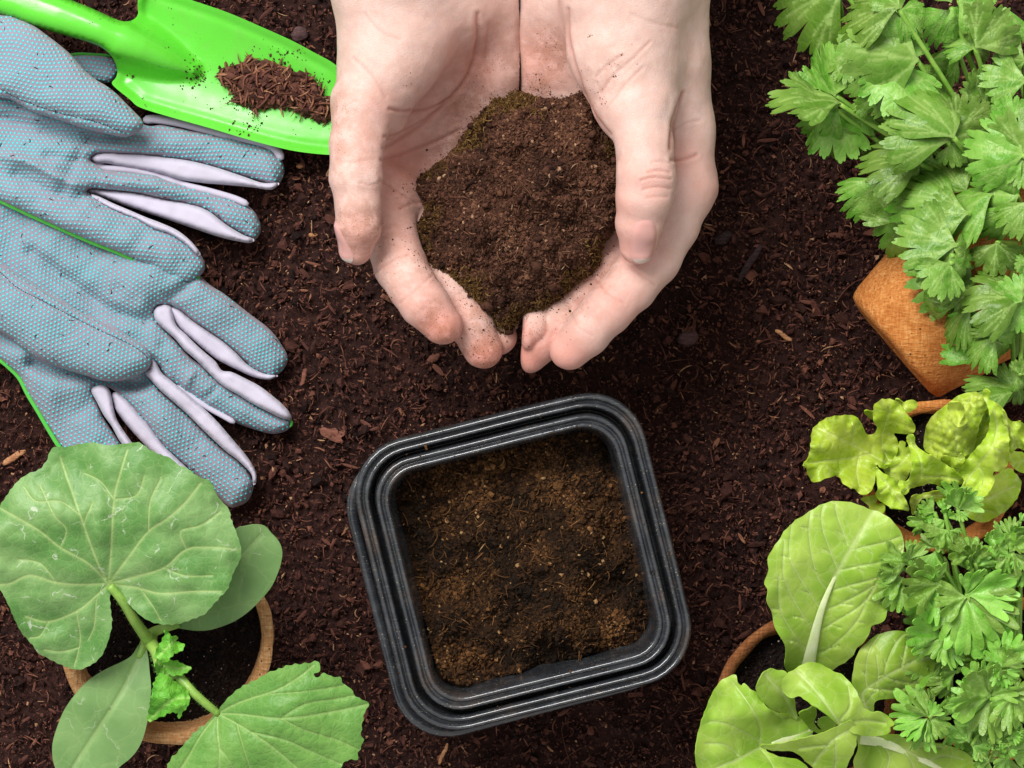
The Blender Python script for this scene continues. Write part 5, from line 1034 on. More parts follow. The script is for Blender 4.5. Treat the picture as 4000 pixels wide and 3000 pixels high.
for k, (pts, ct, vv, sd, rf) in enumerate((
    ([(130, 1500), (112, 1400), (130, 1250), (180, 1100), (220, 1000), (260, 930), (310, 895), (368, 880), (378, 935), (402, 948), (420, 930), (460, 970), (505, 995), (550, 1065), (600, 1115), (680, 1165), (760, 1150), (830, 1180), (860, 1240), (740, 1310), (560, 1350), (640, 1400), (760, 1420), (830, 1475), (880, 1560), (700, 1640), (300, 1640), (150, 1600)], [(2720, 2950, 7.8), (2800, 2700, 7.6), (2900, 2680, 7.4), (3000, 2780, 7.6), (3120, 2830, 6.2), (2960, 2910, 6.6), (3050, 3000, 7.2), (2850, 3080, 7.6), (2820, 2850, 8.1)], [[(850, 1230), (640, 1310), (520, 1345), (400, 1410), (240, 1480), (180, 1560)], [(520, 1345), (520, 1200), (440, 1050), (350, 930)], [(560, 1330), (430, 1250), (300, 1190), (200, 1180)], [(400, 1410), (300, 1330), (180, 1320)], [(520, 1345), (600, 1450), (640, 1580)]], 33, .3),
    ([(500, 985), (508, 940), (530, 890), (580, 845), (640, 850), (690, 862), (720, 920), (740, 990), (745, 1060), (760, 1165), (700, 1125), (620, 1110), (550, 1060)], [(2970, 2690, 7.9), (3030, 2620, 8.1), (3080, 2640, 8.0), (3110, 2810, 6.6), (3020, 2760, 7.4)], [[(750, 1150), (680, 1020), (600, 930), (560, 880)]], 34, .2),
    ([(660, 955), (690, 880), (750, 840), (810, 805), (870, 797), (930, 820), (990, 855), (1050, 880), (1090, 920), (1130, 970), (1160, 1030), (1190, 1090), (1240, 1120), (1300, 1122), (1340, 1150), (1382, 1190), (1352, 1212), (1345, 1250), (1260, 1270), (1150, 1260), (1040, 1210), (960, 1140), (900, 1095), (860, 1070), (822, 1045), (780, 1015), (730, 1022), (690, 1010)], [(3060, 2690, 8.9), (3170, 2590, 8.4), (3300, 2650, 8.5), (3380, 2770, 8.8), (3480, 2830, 9.0), (3400, 2870, 8.7), (3200, 2770, 9.7), (3260, 2830, 9.5), (3130, 2720, 9.6), (3300, 2760, 9.4)], [[(1040, 1200), (940, 1060), (850, 950), (760, 860)], [(1040, 1160), (1100, 1080), (1090, 960)], [(1060, 1190), (1200, 1170), (1330, 1190)]], 35, .25),
    ([(525, 1335), (640, 1322), (740, 1300), (900, 1260), (1020, 1210), (1098, 1172), (1132, 1200), (1142, 1260), (1132, 1340), (1102, 1410), (1060, 1490), (1000, 1560), (900, 1500), (830, 1445), (740, 1372), (600, 1362)], [(2980, 2915, 8.2), (3200, 2860, 9.2), (3330, 2820, 9.2), (3340, 2900, 8.9), (3290, 3000, 8.4), (3150, 2980, 7.6), (3100, 2930, 8.0)], [[(1130, 1220), (1000, 1290), (900, 1400), (870, 1450)], [(1000, 1290), (1010, 1400), (1000, 1500)], [(960, 1330), (860, 1340), (780, 1350)]], 36, .1),
    ([(1150, 1262), (1250, 1262), (1400, 1268), (1500, 1305), (1700, 1325), (1850, 1385), (1900, 1475), (1900, 1620), (1600, 1640), (1300, 1600), (1160, 1540), (1120, 1440), (1150, 1350)], [(3360, 2870, 7.0), (3350, 3000, 6.6), (3550, 2890, 7.6), (3790, 2980, 7.3), (3700, 3070, 7.2), (3450, 3060, 6.8)], [[(1160, 1290), (1300, 1310), (1440, 1360), (1580, 1430), (1720, 1500), (1800, 1560)], [(1300, 1310), (1350, 1400), (1330, 1500)], [(1440, 1360), (1500, 1450), (1500, 1560)], [(1440, 1360), (1560, 1340), (1680, 1345)], [(1580, 1430), (1700, 1400), (1820, 1420)]], 37, .2),
    ([(770, 1130), (830, 1100), (875, 1075), (885, 1130), (870, 1190), (920, 1240), (1000, 1220), (1010, 1185), (960, 1150), (900, 1160), (890, 1200), (930, 1260), (850, 1230), (800, 1170)], [(3140, 2800, 8.0), (3180, 2770, 8.2), (3190, 2840, 7.0), (3260, 2830, 7.5)], [], 38, .2),
    ([(560, 1090), (640, 1120), (740, 1130), (800, 1180), (780, 1240), (690, 1230), (600, 1180)], [(3000, 2780, 6.0), (3130, 2840, 5.6), (3060, 2840, 5.9)], [[(790, 1210), (680, 1170), (590, 1120)]], 39, .1))):
    leafsheet('leaf', ZD(pts), ct, [(ZD(v), 5 if j == 0 else 2.8) for j, v in enumerate(vv)], M['romaine'], ro_, 13, 8, (4, 45), .05, 45, .2, .007, rf, .014, 45, .07, 5, .045, sd, .05, .02)
mid(ro_, D((1165, 1290), (1300, 1312), (1440, 1362), (1580, 1432), (1720, 1500)), [7.2, 7.32, 7.5, 7.4, 7.3], .2, .08)
mid(ro_, D((850, 1235), (720, 1285), (600, 1325)), [6.1, 6.35, 6.7], .2, .08)

# ------------------------------------------------------------------ curly lettuce
cu = thing('lettuce', u3(3665, 1862, 4.6), 'small curly yellow-green lettuce with a blistered heart, above the parsley', 'lettuce')
def C(*p): return ZC(list(p))
for pts, ct, vv, sd, kw in (
    ([(2080, 765), (2140, 800), (2187, 870), (2162, 980), (2090, 1080), (2010, 1132), (1900, 1187), (1800, 1162), (1740, 1110), (1780, 1000), (1900, 880)], [(3950, 1840, 6.4), (3990, 1890, 6.6), (3850, 2040, 6.2), (3770, 2000, 6.4), (3900, 1950, 6.8)], [[(1760, 1000), (1900, 1000), (2020, 960), (2140, 900)]], 41, dict(ruf=.1)),
    ([(484, 722), (518, 690), (540, 560), (545, 480), (590, 420), (650, 375), (740, 352), (860, 350), (910, 380), (945, 430), (965, 482), (1000, 502), (1042, 482), (1058, 440), (1030, 390), (1032, 280), (1070, 237), (1120, 220), (1180, 225), (1240, 260), (1290, 340), (1357, 430), (1340, 485), (1270, 492), (1190, 490), (1222, 560), (1212, 650), (1170, 720), (1130, 760), (1085, 750), (1055, 735), (1040, 860), (1000, 950), (930, 967), (880, 920), (800, 890), (752, 825), (660, 840), (570, 872), (530, 840), (508, 770)], [(3140, 1810, 8.0), (3170, 1690, 8.2), (3280, 1625, 8.3), (3380, 1690, 7.6), (3420, 1580, 8.8), (3470, 1560, 8.9), (3560, 1670, 8.6), (3500, 1720, 7.2), (3480, 1820, 6.6), (3400, 1920, 8.0), (3300, 1880, 8.0), (3180, 1880, 8.1), (3320, 1800, 7.0), (3250, 1740, 8.2)], [[(1170, 745), (1000, 650), (850, 570), (700, 500), (600, 450)], [(1000, 650), (850, 680), (700, 700), (560, 720)], [(1150, 700), (1090, 560), (1130, 400), (1150, 280)], [(920, 640), (900, 780), (920, 900)], [(850, 570), (880, 480), (860, 400)]], 42, dict(ruf=.3)),
    ([(1200, 232), (1222, 222), (1262, 245), (1330, 228), (1378, 258), (1350, 300), (1300, 322), (1270, 300)], [(3500, 1560, 7.8), (3580, 1570, 8.0), (3540, 1610, 7.4)], [], 43, dict(ruf=.2)),
    ([(956, 318), (1020, 318), (1050, 330), (1040, 372), (1005, 370)], [(3380, 1610, 7.6), (3420, 1620, 7.5), (3400, 1635, 7.2)], [], 44, dict(ruf=.1)),
    ([(1100, 760), (1170, 720), (1220, 600), (1240, 550), (1270, 560), (1280, 600), (1330, 590), (1335, 700), (1310, 800), (1260, 870), (1180, 850)], [(3450, 1830, 6.6), (3520, 1730, 7.0), (3560, 1760, 7.2), (3530, 1880, 7.0)], [[(1110, 770), (1200, 760), (1290, 680)]], 45, dict(ruf=.2)),
    ([(1050, 760), (1090, 790), (1140, 820), (1220, 850), (1240, 880), (1260, 960), (1290, 1030), (1305, 1095), (1240, 1080), (1180, 1075), (1130, 1050), (1070, 1010), (1045, 965), (1065, 930), (1055, 860)], [(3430, 1840, 7.4), (3510, 1880, 7.7), (3540, 1990, 7.2), (3440, 1950, 7.4), (3480, 1920, 8.0)], [[(1060, 790), (1150, 900), (1270, 1060)], [(1150, 900), (1080, 960)]], 46, dict(ruf=.3)),
    ([(932, 1008), (970, 985), (1040, 975), (1060, 1000), (1050, 1040), (1110, 1040), (1118, 1080), (1080, 1140), (1020, 1163), (960, 1158), (915, 1095), (925, 1080), (975, 1100), (995, 1060)], [(3370, 1960, 7.0), (3440, 1990, 7.2), (3400, 2025, 7.9), (3360, 2000, 7.5)], [], 47, dict(ruf=.2)),
    ([(1330, 990), (1440, 960), (1560, 940), (1600, 980), (1570, 1050), (1480, 1000), (1400, 1010), (1345, 1130), (1325, 1080)], [(3570, 1940, 6.4), (3690, 1940, 6.4), (3570, 2010, 5.8)], [[(1560, 980), (1430, 985), (1340, 1060)]], 48, dict(ruf=.1)),
    ([(1425, 600), (1440, 450), (1480, 370), (1540, 310), (1620, 250), (1700, 190), (1800, 165), (1870, 180), (1930, 210), (1945, 265), (1900, 330), (1860, 420), (1830, 560), (1790, 640), (1690, 690), (1560, 700), (1475, 650)], [(3615, 1740, 7.4), (3640, 1640, 8.2), (3740, 1550, 8.8), (3850, 1560, 9.0), (3830, 1650, 8.6), (3750, 1790, 8.4), (3680, 1800, 8.2), (3700, 1680, 9.4), (3750, 1630, 9.6)], [[(1700, 690), (1680, 500), (1720, 330), (1800, 200)]], 49, dict(ruf=.2, blist=.42, bf=.045, sp=9)),
    ([(1790, 400), (1840, 310), (1920, 270), (1960, 330), (1930, 450), (1850, 520), (1800, 480)], [(3800, 1640, 8.3), (3860, 1590, 8.8), (3870, 1650, 8.4), (3810, 1700, 8.0)], [], 50, dict(ruf=.3, blist=.2)),
    ([(1610, 270), (1660, 245), (1720, 255), (1745, 320), (1700, 420), (1750, 350), (1765, 400), (1700, 440), (1650, 390)], [(3710, 1590, 9.9), (3770, 1590, 10.2), (3740, 1660, 9.9)], [], 51, dict(ruf=.3, blist=.2)),
    ([(1885, 175), (1915, 145), (1945, 170), (1940, 215), (2000, 260), (2035, 310), (2070, 400), (2090, 490), (2095, 640), (2080, 740), (2030, 790), (1970, 788), (1975, 880), (1910, 975), (1845, 1000), (1780, 950), (1725, 920), (1750, 860), (1700, 800), (1790, 660), (1880, 560), (1930, 470), (1950, 350), (1915, 250)], [(3850, 1530, 9.8), (3900, 1580, 9.8), (3940, 1700, 9.7), (3930, 1820, 9.0), (3880, 1840, 8.8), (3820, 1940, 8.6), (3760, 1900, 8.2), (3800, 1800, 8.6), (3860, 1700, 9.3), (3870, 1760, 9.9)], [[(1750, 880), (1850, 740), (1960, 600), (2000, 450), (1980, 320)], [(1850, 740), (1900, 830), (1870, 930)], [(1960, 600), (2040, 640), (2060, 720)]], 52, dict(ruf=.3, blist=.22, sp=9)),
    ([(1290, 535), (1300, 505), (1325, 494), (1350, 525), (1362, 580), (1440, 640), (1550, 700), (1650, 770), (1720, 830), (1755, 865), (1700, 890), (1620, 880), (1560, 900), (1480, 880), (1400, 900), (1320, 920), (1280, 970), (1240, 920), (1230, 868), (1300, 862), (1330, 760), (1325, 640)], [(3560, 1705, 9.2), (3580, 1740, 9.0), (3700, 1810, 8.8), (3770, 1880, 8.5), (3650, 1890, 8.2), (3530, 1920, 8.0), (3560, 1850, 8.8), (3620, 1840, 9.4)], [[(1280, 930), (1400, 830), (1400, 700), (1330, 540)], [(1400, 830), (1560, 830), (1720, 860)]], 53, dict(ruf=.35, blist=.22, sp=9)),
    ([(1560, 690), (1600, 670), (1680, 680), (1730, 650), (1745, 700), (1700, 760), (1620, 740)], [(3680, 1790, 9.0), (3770, 1780, 9.2), (3720, 1830, 8.8)], [], 54, dict(ruf=.25, blist=.1)),
    ([(2000, 250), (2060, 330), (2110, 390), (2190, 400), (2240, 450), (2240, 620), (2160, 600), (2120, 640), (2090, 560), (2060, 420)], [(3910, 1580, 9.0), (3990, 1650, 9.2), (3990, 1750, 8.6), (3940, 1750, 8.8), (3950, 1670, 9.8)], [[(2030, 300), (2100, 450), (2150, 600)]], 55, dict(ruf=.35, blist=.2)),
    ([(1640, 690), (1790, 480), (1900, 420), (1960, 560), (1880, 700), (1760, 830), (1680, 800)], [(3720, 1800, 7.4), (3850, 1670, 7.6), (3800, 1840, 7.4)], [], 56, dict(ruf=.2)),
    ([(2080, 640), (2200, 640), (2260, 700), (2240, 800), (2130, 760)], [(3940, 1770, 7.4), (4010, 1800, 7.6)], [], 57, dict(ruf=.1))):
    k2 = dict(ruf=.2, blist=.08, bf=.03, sp=11); k2.update(kw); hd = k2['blist'] > .3; k2['blist'] = 0; k2['sp'] = 8 if hd else 9; k2['puffs'] = (.24, 34) if hd else (.045, 50); k2['frill'] = (k2['ruf']*.75, 120, 30); k2['ruf'] *= 1.2
    leafsheet('leaf', ZC(pts), ct, [(ZC(v), 4 if j == 0 else 2.8) for j, v in enumerate(vv)], M['curly'], cu, step=6, tooth=(4, 34), puff=.09, pw=36, namp=.1, nf=.008, rf=.015, rw=42, vd=.06, vw=5, thick=.045, seed=sd, **k2)

# ------------------------------------------------------------------ herbs: lobed leaf variants, then each leaf placed on its own
def lobed(span, lobes, sub, tee, d1, d2, d3, rnd, w1, w2, w3, bul, neck):
    """one wedge-shaped leaflet: base at the origin, lobed and toothed outer end"""
    th = np.linspace(-span, span, 260); f = np.ones_like(th)
    env = .80+.20*np.cos(th/span*1.35)
    edges = np.linspace(-span, span, lobes+1); edges[1:-1] += rnd.uniform(-.10, .10, lobes-1)*span
    for e in edges[1:-1]: f -= d1*rnd.uniform(.75, 1.2)*np.exp(-(np.abs(th-e)/w1)**1.2)
    for a, b in zip(edges[:-1], edges[1:]):
        se = np.linspace(a, b, sub+1)
        for e in se[1:-1]: f -= d2*rnd.uniform(.6, 1.3)*np.exp(-(np.abs(th-e)/w2)**1.2)
        for c, d in zip(se[:-1], se[1:]):
            f += bul*rnd.uniform(.6, 1.3)*np.cos((th-(c+d)/2)/(d-c)*np.pi)*((th > c) & (th < d))
            te = np.linspace(c, d, tee+1)
            for e in te[1:-1]: f -= d3*rnd.uniform(.6, 1.4)*np.exp(-(np.abs(th-e)/w3)**1.2)
    f *= np.clip((span-np.abs(th))/(span*.14), .0, 1)**.5*.5+.5
    r = np.clip(f, .15, 2)*env; y = r*np.sin(th); x = r*np.cos(th)
    q = np.clip(r/.62, 0, 1); y = y*(neck+(1-neck)*q)
    P = np.column_stack([x, y]); e0, e1 = P[0], P[-1]
    def arm(e): return np.array([e*s*np.array([1, .55+.45*s]) for s in (.78, .55, .35, .18)])
    P = np.vstack([[-.02, .022], [-.02, -.022], arm(e0)[::-1]+[0, -.015], P, arm(e1)+[0, .015]])
    return P, [(a+b)/2 for a, b in zip(edges[:-1], edges[1:])]
def lobedmesh(name, seed, kind):
    rnd = np.random.default_rng(seed)
    if kind == 'cilantro': P, mids = lobed(rnd.uniform(.95, 1.3), 3, 3, 3, .32, .15, .06, rnd, .05, .034, .018, .075, .42)
    else: P, mids = lobed(rnd.uniform(.72, .95), 3, 2, 2, .40, .18, .03, rnd, .05, .045, .02, .12, .36)
    ymax = np.abs(P[:, 1]).max(); s = []
    for m in mids:
        s.append(np.array([(0, 0), (.5*math.cos(m), .5*math.sin(m)), (.86*math.cos(m), .86*math.sin(m))]))
        for q in (-.17, .17): s.append(np.array([(.28*math.cos(m), .28*math.sin(m)), (.72*math.cos(m+q), .72*math.sin(m+q))]))
    ex = np.vstack([cr(v, .05, False) for v in s]) if len(s) else None
    V2, F = fill2d(P, .045, ex)
    va = np.zeros(len(V2)); dm = np.full(len(V2), 9.)
    for k, v in enumerate(s):
        d = segdist(V2, cr(v, .05, False)); va = np.maximum(va, np.exp(-(d/(.018 if k % 3 == 0 else .011))**2)); dm = np.minimum(dm, d)
    r = np.hypot(V2[:, 0], V2[:, 1]); a = np.arctan2(V2[:, 1], V2[:, 0])
    droop = rnd.choice([-.15, .1, .35, .8]) if kind == 'cilantro' else rnd.uniform(-.3, .5)
    z = -droop*r**2+rnd.uniform(-.45, .35)*V2[:, 1]**2+.014*(1-np.exp(-(dm/.07)**2))-.008*va+rnd.uniform(-.08, .14)*np.abs(V2[:, 1])
    for m in mids: z += rnd.uniform(-.3, .3)*np.exp(-((a-m)/.35)**2)*r**2
    z += .06*fbm(V2[:, 0]*3, V2[:, 1]*3, 0, 2, seed)
    if kind == 'parsley': z += .10*r*np.cos(a*8+seed)
    # curl whole side lobes by rotating them about their own midline
    V = np.column_stack([V2, z])
    if np.cross(V[F[:, 1]]-V[F[:, 0]], V[F[:, 2]]-V[F[:, 0]])[:, 2].sum() < 0: F = F[:, ::-1]
    me = mesh(name, V, F, {'vein': va}); sharp_rim(me); me.materials.append(M[kind]); return me
def herbleaf(me, parent, base, ang, ln, pitch=0, roll=0):
    """base cm; ang = heading in the picture (deg, 0 right, 90 up); ln cm"""
    o = bpy.data.objects.new('leaf', me); COL.objects.link(o); o.parent = parent
    o.location = (np.asarray(base)-ORG[parent.name])*.01
    o.rotation_euler = (Matrix.Rotation(math.radians(ang), 3, 'Z')@Matrix.Rotation(math.radians(-pitch), 3, 'Y')@Matrix.Rotation(math.radians(roll), 3, 'X')).to_euler()
    o.scale = (ln, ln, ln)
    m = o.modifiers.new('thickness', 'SOLIDIFY'); m.thickness = .0003/ln*1.0; m.offset = -1
    return o
CIL = [lobedmesh('cilantro_leaf', 100+k, 'cilantro') for k in range(12)]
PAR = [lobedmesh('parsley_leaf', 200+k, 'parsley') for k in range(10)]
ci = thing('cilantro_plant', CT-[0, 0, 3], 'lush cilantro with fan-shaped toothed leaves spilling from the tipped peat pot', 'herb')
rr_ = random.Random(5)
def A(x, y): return ZA([(x, y)])[0]
def B(x, y): return ZB([(x, y)])[0]
cl = []  # (base px, heading, length px, z, pitch, roll)
def ca_(f, x, y, tx, ty, z, pitch=0, roll=0, k=1.0):
    a = f(x, y); b = f(tx, ty); d = b-a; cl.append((a, math.degrees(math.atan2(-d[1], d[0])), float(np.hypot(*d))*k, z, pitch, roll))
ca_(A, 780, -90, 250, 120, 6.5, -8, 10, 1.0); ca_(A, 760, -80, 560, 60, 6.3, 0, 0)
ca_(A, 1225, 70, 840, 60, 10.4, 5, 10, 1.05); ca_(A, 1200, 110, 1150, 400, 10.2, -10, 0, 1.05); ca_(A, 1240, 80, 1440, 170, 10.2, -5, -10, 1.05); ca_(A, 1230, 60, 1060, -130, 10.3, 0, 0)
ca_(A, 1370, 470, 800, 440, 9.6, 4, -12, 1.0); ca_(A, 1250, 500, 1220, 930, 9.3, -6, 8, 1.05); ca_(A, 1330, 520, 1430, 760, 9.2, -12, 0, 1.05); ca_(A, 1330, 470, 1380, 250, 9.4, 0, 0)
ca_(A, 760, 815, 300, 640, 7.4, 14, 38, 1.05); ca_(A, 730, 745, 620, 420, 7.0, 10, -48, 1.05); ca_(A, 720, 860, 860, 1200, 6.4, -25, -30, 1.15); ca_(A, 640, 940, 640, 1240, 6.0, -25, 35, 1.15); ca_(A, 750, 820, 570, 1040, 7.2, -5, -10, 1.05)
ca_(A, 600, 700, 510, 560, 6.4, 0, 30, 1.2); ca_(A, 840, 440, 720, 600, 7.8, -10, 25, 1.2)
ca_(A, 1620, 80, 1440, 300, 8.6, -10, 10); ca_(A, 1640, 60, 1800, 190, 9.8, 0, 0, 1.1); ca_(A, 1640, 20, 1560, -140, 9.7, 0, 0); ca_(A, 1700, 0, 1980, 60, 10.0, 8, 0)
ca_(A, 1830, 370, 2080, 110, 9.9, 8, 25, 1.1); ca_(A, 1820, 380, 1640, 270, 9.3, 0, 30); ca_(A, 1830, 390, 2000, 330, 9.2, 0, 0); ca_(A, 1700, 420, 1550, 560, 7.4, 0, 10, 1.1); ca_(A, 1480, 470, 1650, 580, 7.6, 0, 0); ca_(A, 1000, 810, 890, 820, 7.6, 0, 10, 1.2)
ca_(A, 2230, 640, 1980, 600, 9.6, 5, 0, 1.2); ca_(A, 2220, 480, 2020, 480, 9.4, 5, 0, 1.1); ca_(A, 1900, 800, 1820, 610, 8.6, 5, 30, 1.2)
ca_(A, 1660, 1080, 1500, 660, 10.2, 16, 28, 1.0); ca_(A, 1610, 1110, 1210, 920, 9.9, 8, -10, 1.0); ca_(A, 1640, 1100, 1900, 1020, 9.8, 4, -20, 1.15); ca_(A, 1640, 1120, 1740, 1300, 9.6, -12, 0, 1.05); ca_(A, 1690, 1030, 1930, 800, 9.7, 10, 20, .95)
ca_(A, 1400, 1290, 1030, 1150, 8.4, 10, 32, 1.05); ca_(A, 1400, 1300, 1200, 1400, 8.2, -6, -20, 1.0); ca_(A, 1500, 1260, 1300, 1180, 8.0, 0, 0)
ca_(A, 2110, 960, 2060, 790, 10.0, 6, -10, 1.1); ca_(A, 2120, 970, 1960, 910, 9.7, 0, 0, 1.1); ca_(A, 2210, 1220, 1830, 1180, 10.8, 4, -6, 1.05); ca_(A, 2200, 1260, 1900, 1450, 10.7, -6, 4, 1.05); ca_(A, 2210, 1190, 2020, 960, 10.7, 8, 6, 1.05); ca_(A, 2230, 1260, 2180, 1480, 10.6, -5, 0)
ca_(A, 1680, 1600, 1320, 1480, 9.0, 4, 10, 1.05); ca_(A, 1600, 1600, 1240, 1610, 8.8, 0, 0, 1.0); ca_(A, 1960, 1540, 1580, 1580, 9.8, 6, 22, 1.0); ca_(A, 1760, 1500, 1600, 1370, 8.8, 6, 0, 1.1); ca_(A, 1900, 1330, 1760, 1240, 8.9, 0, 0)
ca_(B, 1770, 170, 1480, 140, 9.9, 2, 0, 1.0); ca_(B, 1800, 170, 1640, 280, 9.7, -8, 0, .95); ca_(B, 2160, 30, 1860, 220, 10.2, -4, 8, 1.05); ca_(B, 2120, 80, 2040, 390, 10.0, -10, 0, .95); ca_(B, 2240, 80, 2120, 300, 10.6, 0, 0)
ca_(B, 1680, 420, 1240, 360, 9.9, 5, -8, .95); ca_(B, 1660, 440, 1270, 500, 9.8, 0, 8, .9); ca_(B, 1630, 560, 1440, 780, 9.9, -8, -6, 1.05); ca_(B, 1640, 500, 1800, 660, 9.9, -8, 6, 1.05); ca_(B, 1650, 430, 1840, 440, 9.9, 2, 0, 1.0)
ca_(B, 2000, 400, 1960, 640, 9.4, -10, 20, 1.0); ca_(B, 2040, 410, 2100, 620, 9.3, -10, -10, 1.0); ca_(B, 2240, 560, 2130, 600, 9.6, 0, 0)
ca_(B, 2190, 830, 1800, 760, 9.6, 5, 25, 1.0); ca_(B, 2190, 850, 1900, 970, 9.5, -8, -16, 1.0); ca_(B, 2190, 860, 2040, 700, 9.7, 6, 0); ca_(B, 2200, 860, 2180, 1100, 9.5, -10, 0)
ca_(B, 1770, 750, 1590, 810, 8.4, 4, 20, 1.1); ca_(B, 1630, 920, 1420, 900, 7.6, -8, -40, 1.05); ca_(B, 1560, 880, 1520, 790, 7.8, 0, 30); ca_(B, 1800, 910, 1520, 1020, 8.2, -8, 20, 1.05); ca_(B, 1800, 920, 1760, 1140, 8.0, -16, -10, 1.0)
ca_(B, 1990, 1150, 1770, 1240, 9.0, -6, 25, 1.05); ca_(B, 1990, 1170, 2050, 1360, 8.9, -12, -10, 1.05); ca_(B, 2000, 1120, 2180, 1180, 9.0, 0, 0, 1.05); ca_(B, 1980, 1130, 1900, 1000, 9.0, 4, 0)
ca_(B, 2140, 1560, 1830, 1420, 8.0, 8, 40, 1.0); ca_(B, 2140, 1540, 2000, 1400, 7.8, 4, -10, 1.1); ca_(B, 2170, 1500, 2080, 1640, 7.6, -10, 0); ca_(B, 2180, 1440, 2200, 1330, 8.6, 4, 0, 1.2); ca_(B, 2160, 1450, 2240, 1540, 8.4, 0, 0)
for k in range(20):                          # lower leaves filling the shade of the clump
    x = rr_.uniform(3420, 4010); y = rr_.uniform(-20, 1420)
    lim = 3300+max(0, (y-900))*.75+max(0, 420-y)*.15+60
    if x < lim: x = lim+rr_.uniform(0, 300)
    if y > 880 and x < 3780: continue
    cl.append((np.array([x, y]), rr_.uniform(90, 270), rr_.uniform(150, 230), rr_.uniform(5.6, 7.2), rr_.uniform(-10, 15), rr_.uniform(-25, 25)))
SPH = 0
for k, (p, ang, ln, z, pi_, ro2) in enumerate(cl):
    herbleaf(CIL[(k*7+k//10) % 12], ci, u3(p[0], p[1], z), ang+rr_.uniform(-8, 8), ln*S(z)*rr_.uniform(.92, 1.1), pi_+rr_.uniform(-6, 8), ro2+rr_.uniform(-18, 18))
def herbstem(parent, a, b, sag, r, mat):
    a = np.asarray(a); b = np.asarray(b); m = (a+b)/2+np.array([0, 0, sag]); P = cr(np.array([a, (a+m)/2+[0, 0, sag*.3], m, (m+b)/2+[0, 0, sag*.2], b]), .25, False)
    V, F = tube(P, np.linspace(r*1.25, r, len(P)), 8); mk('stem', V, F, mat, parent)
bases = {}
for (p, ang, ln, z, *_r) in cl:
    key = (round(p[0]/55), round(p[1]/55))
    if key not in bases or bases[key][1] < z: bases[key] = (p, z)
for p, z in bases.values():
    b = u3(p[0], p[1], z-.03); s = CT+ex*rr_.uniform(-1.6, 1.6)+ey*rr_.uniform(-1.6, 1.6)
    herbstem(ci, s, b, rr_.uniform(-.3, .5), .085, M['cstem'])

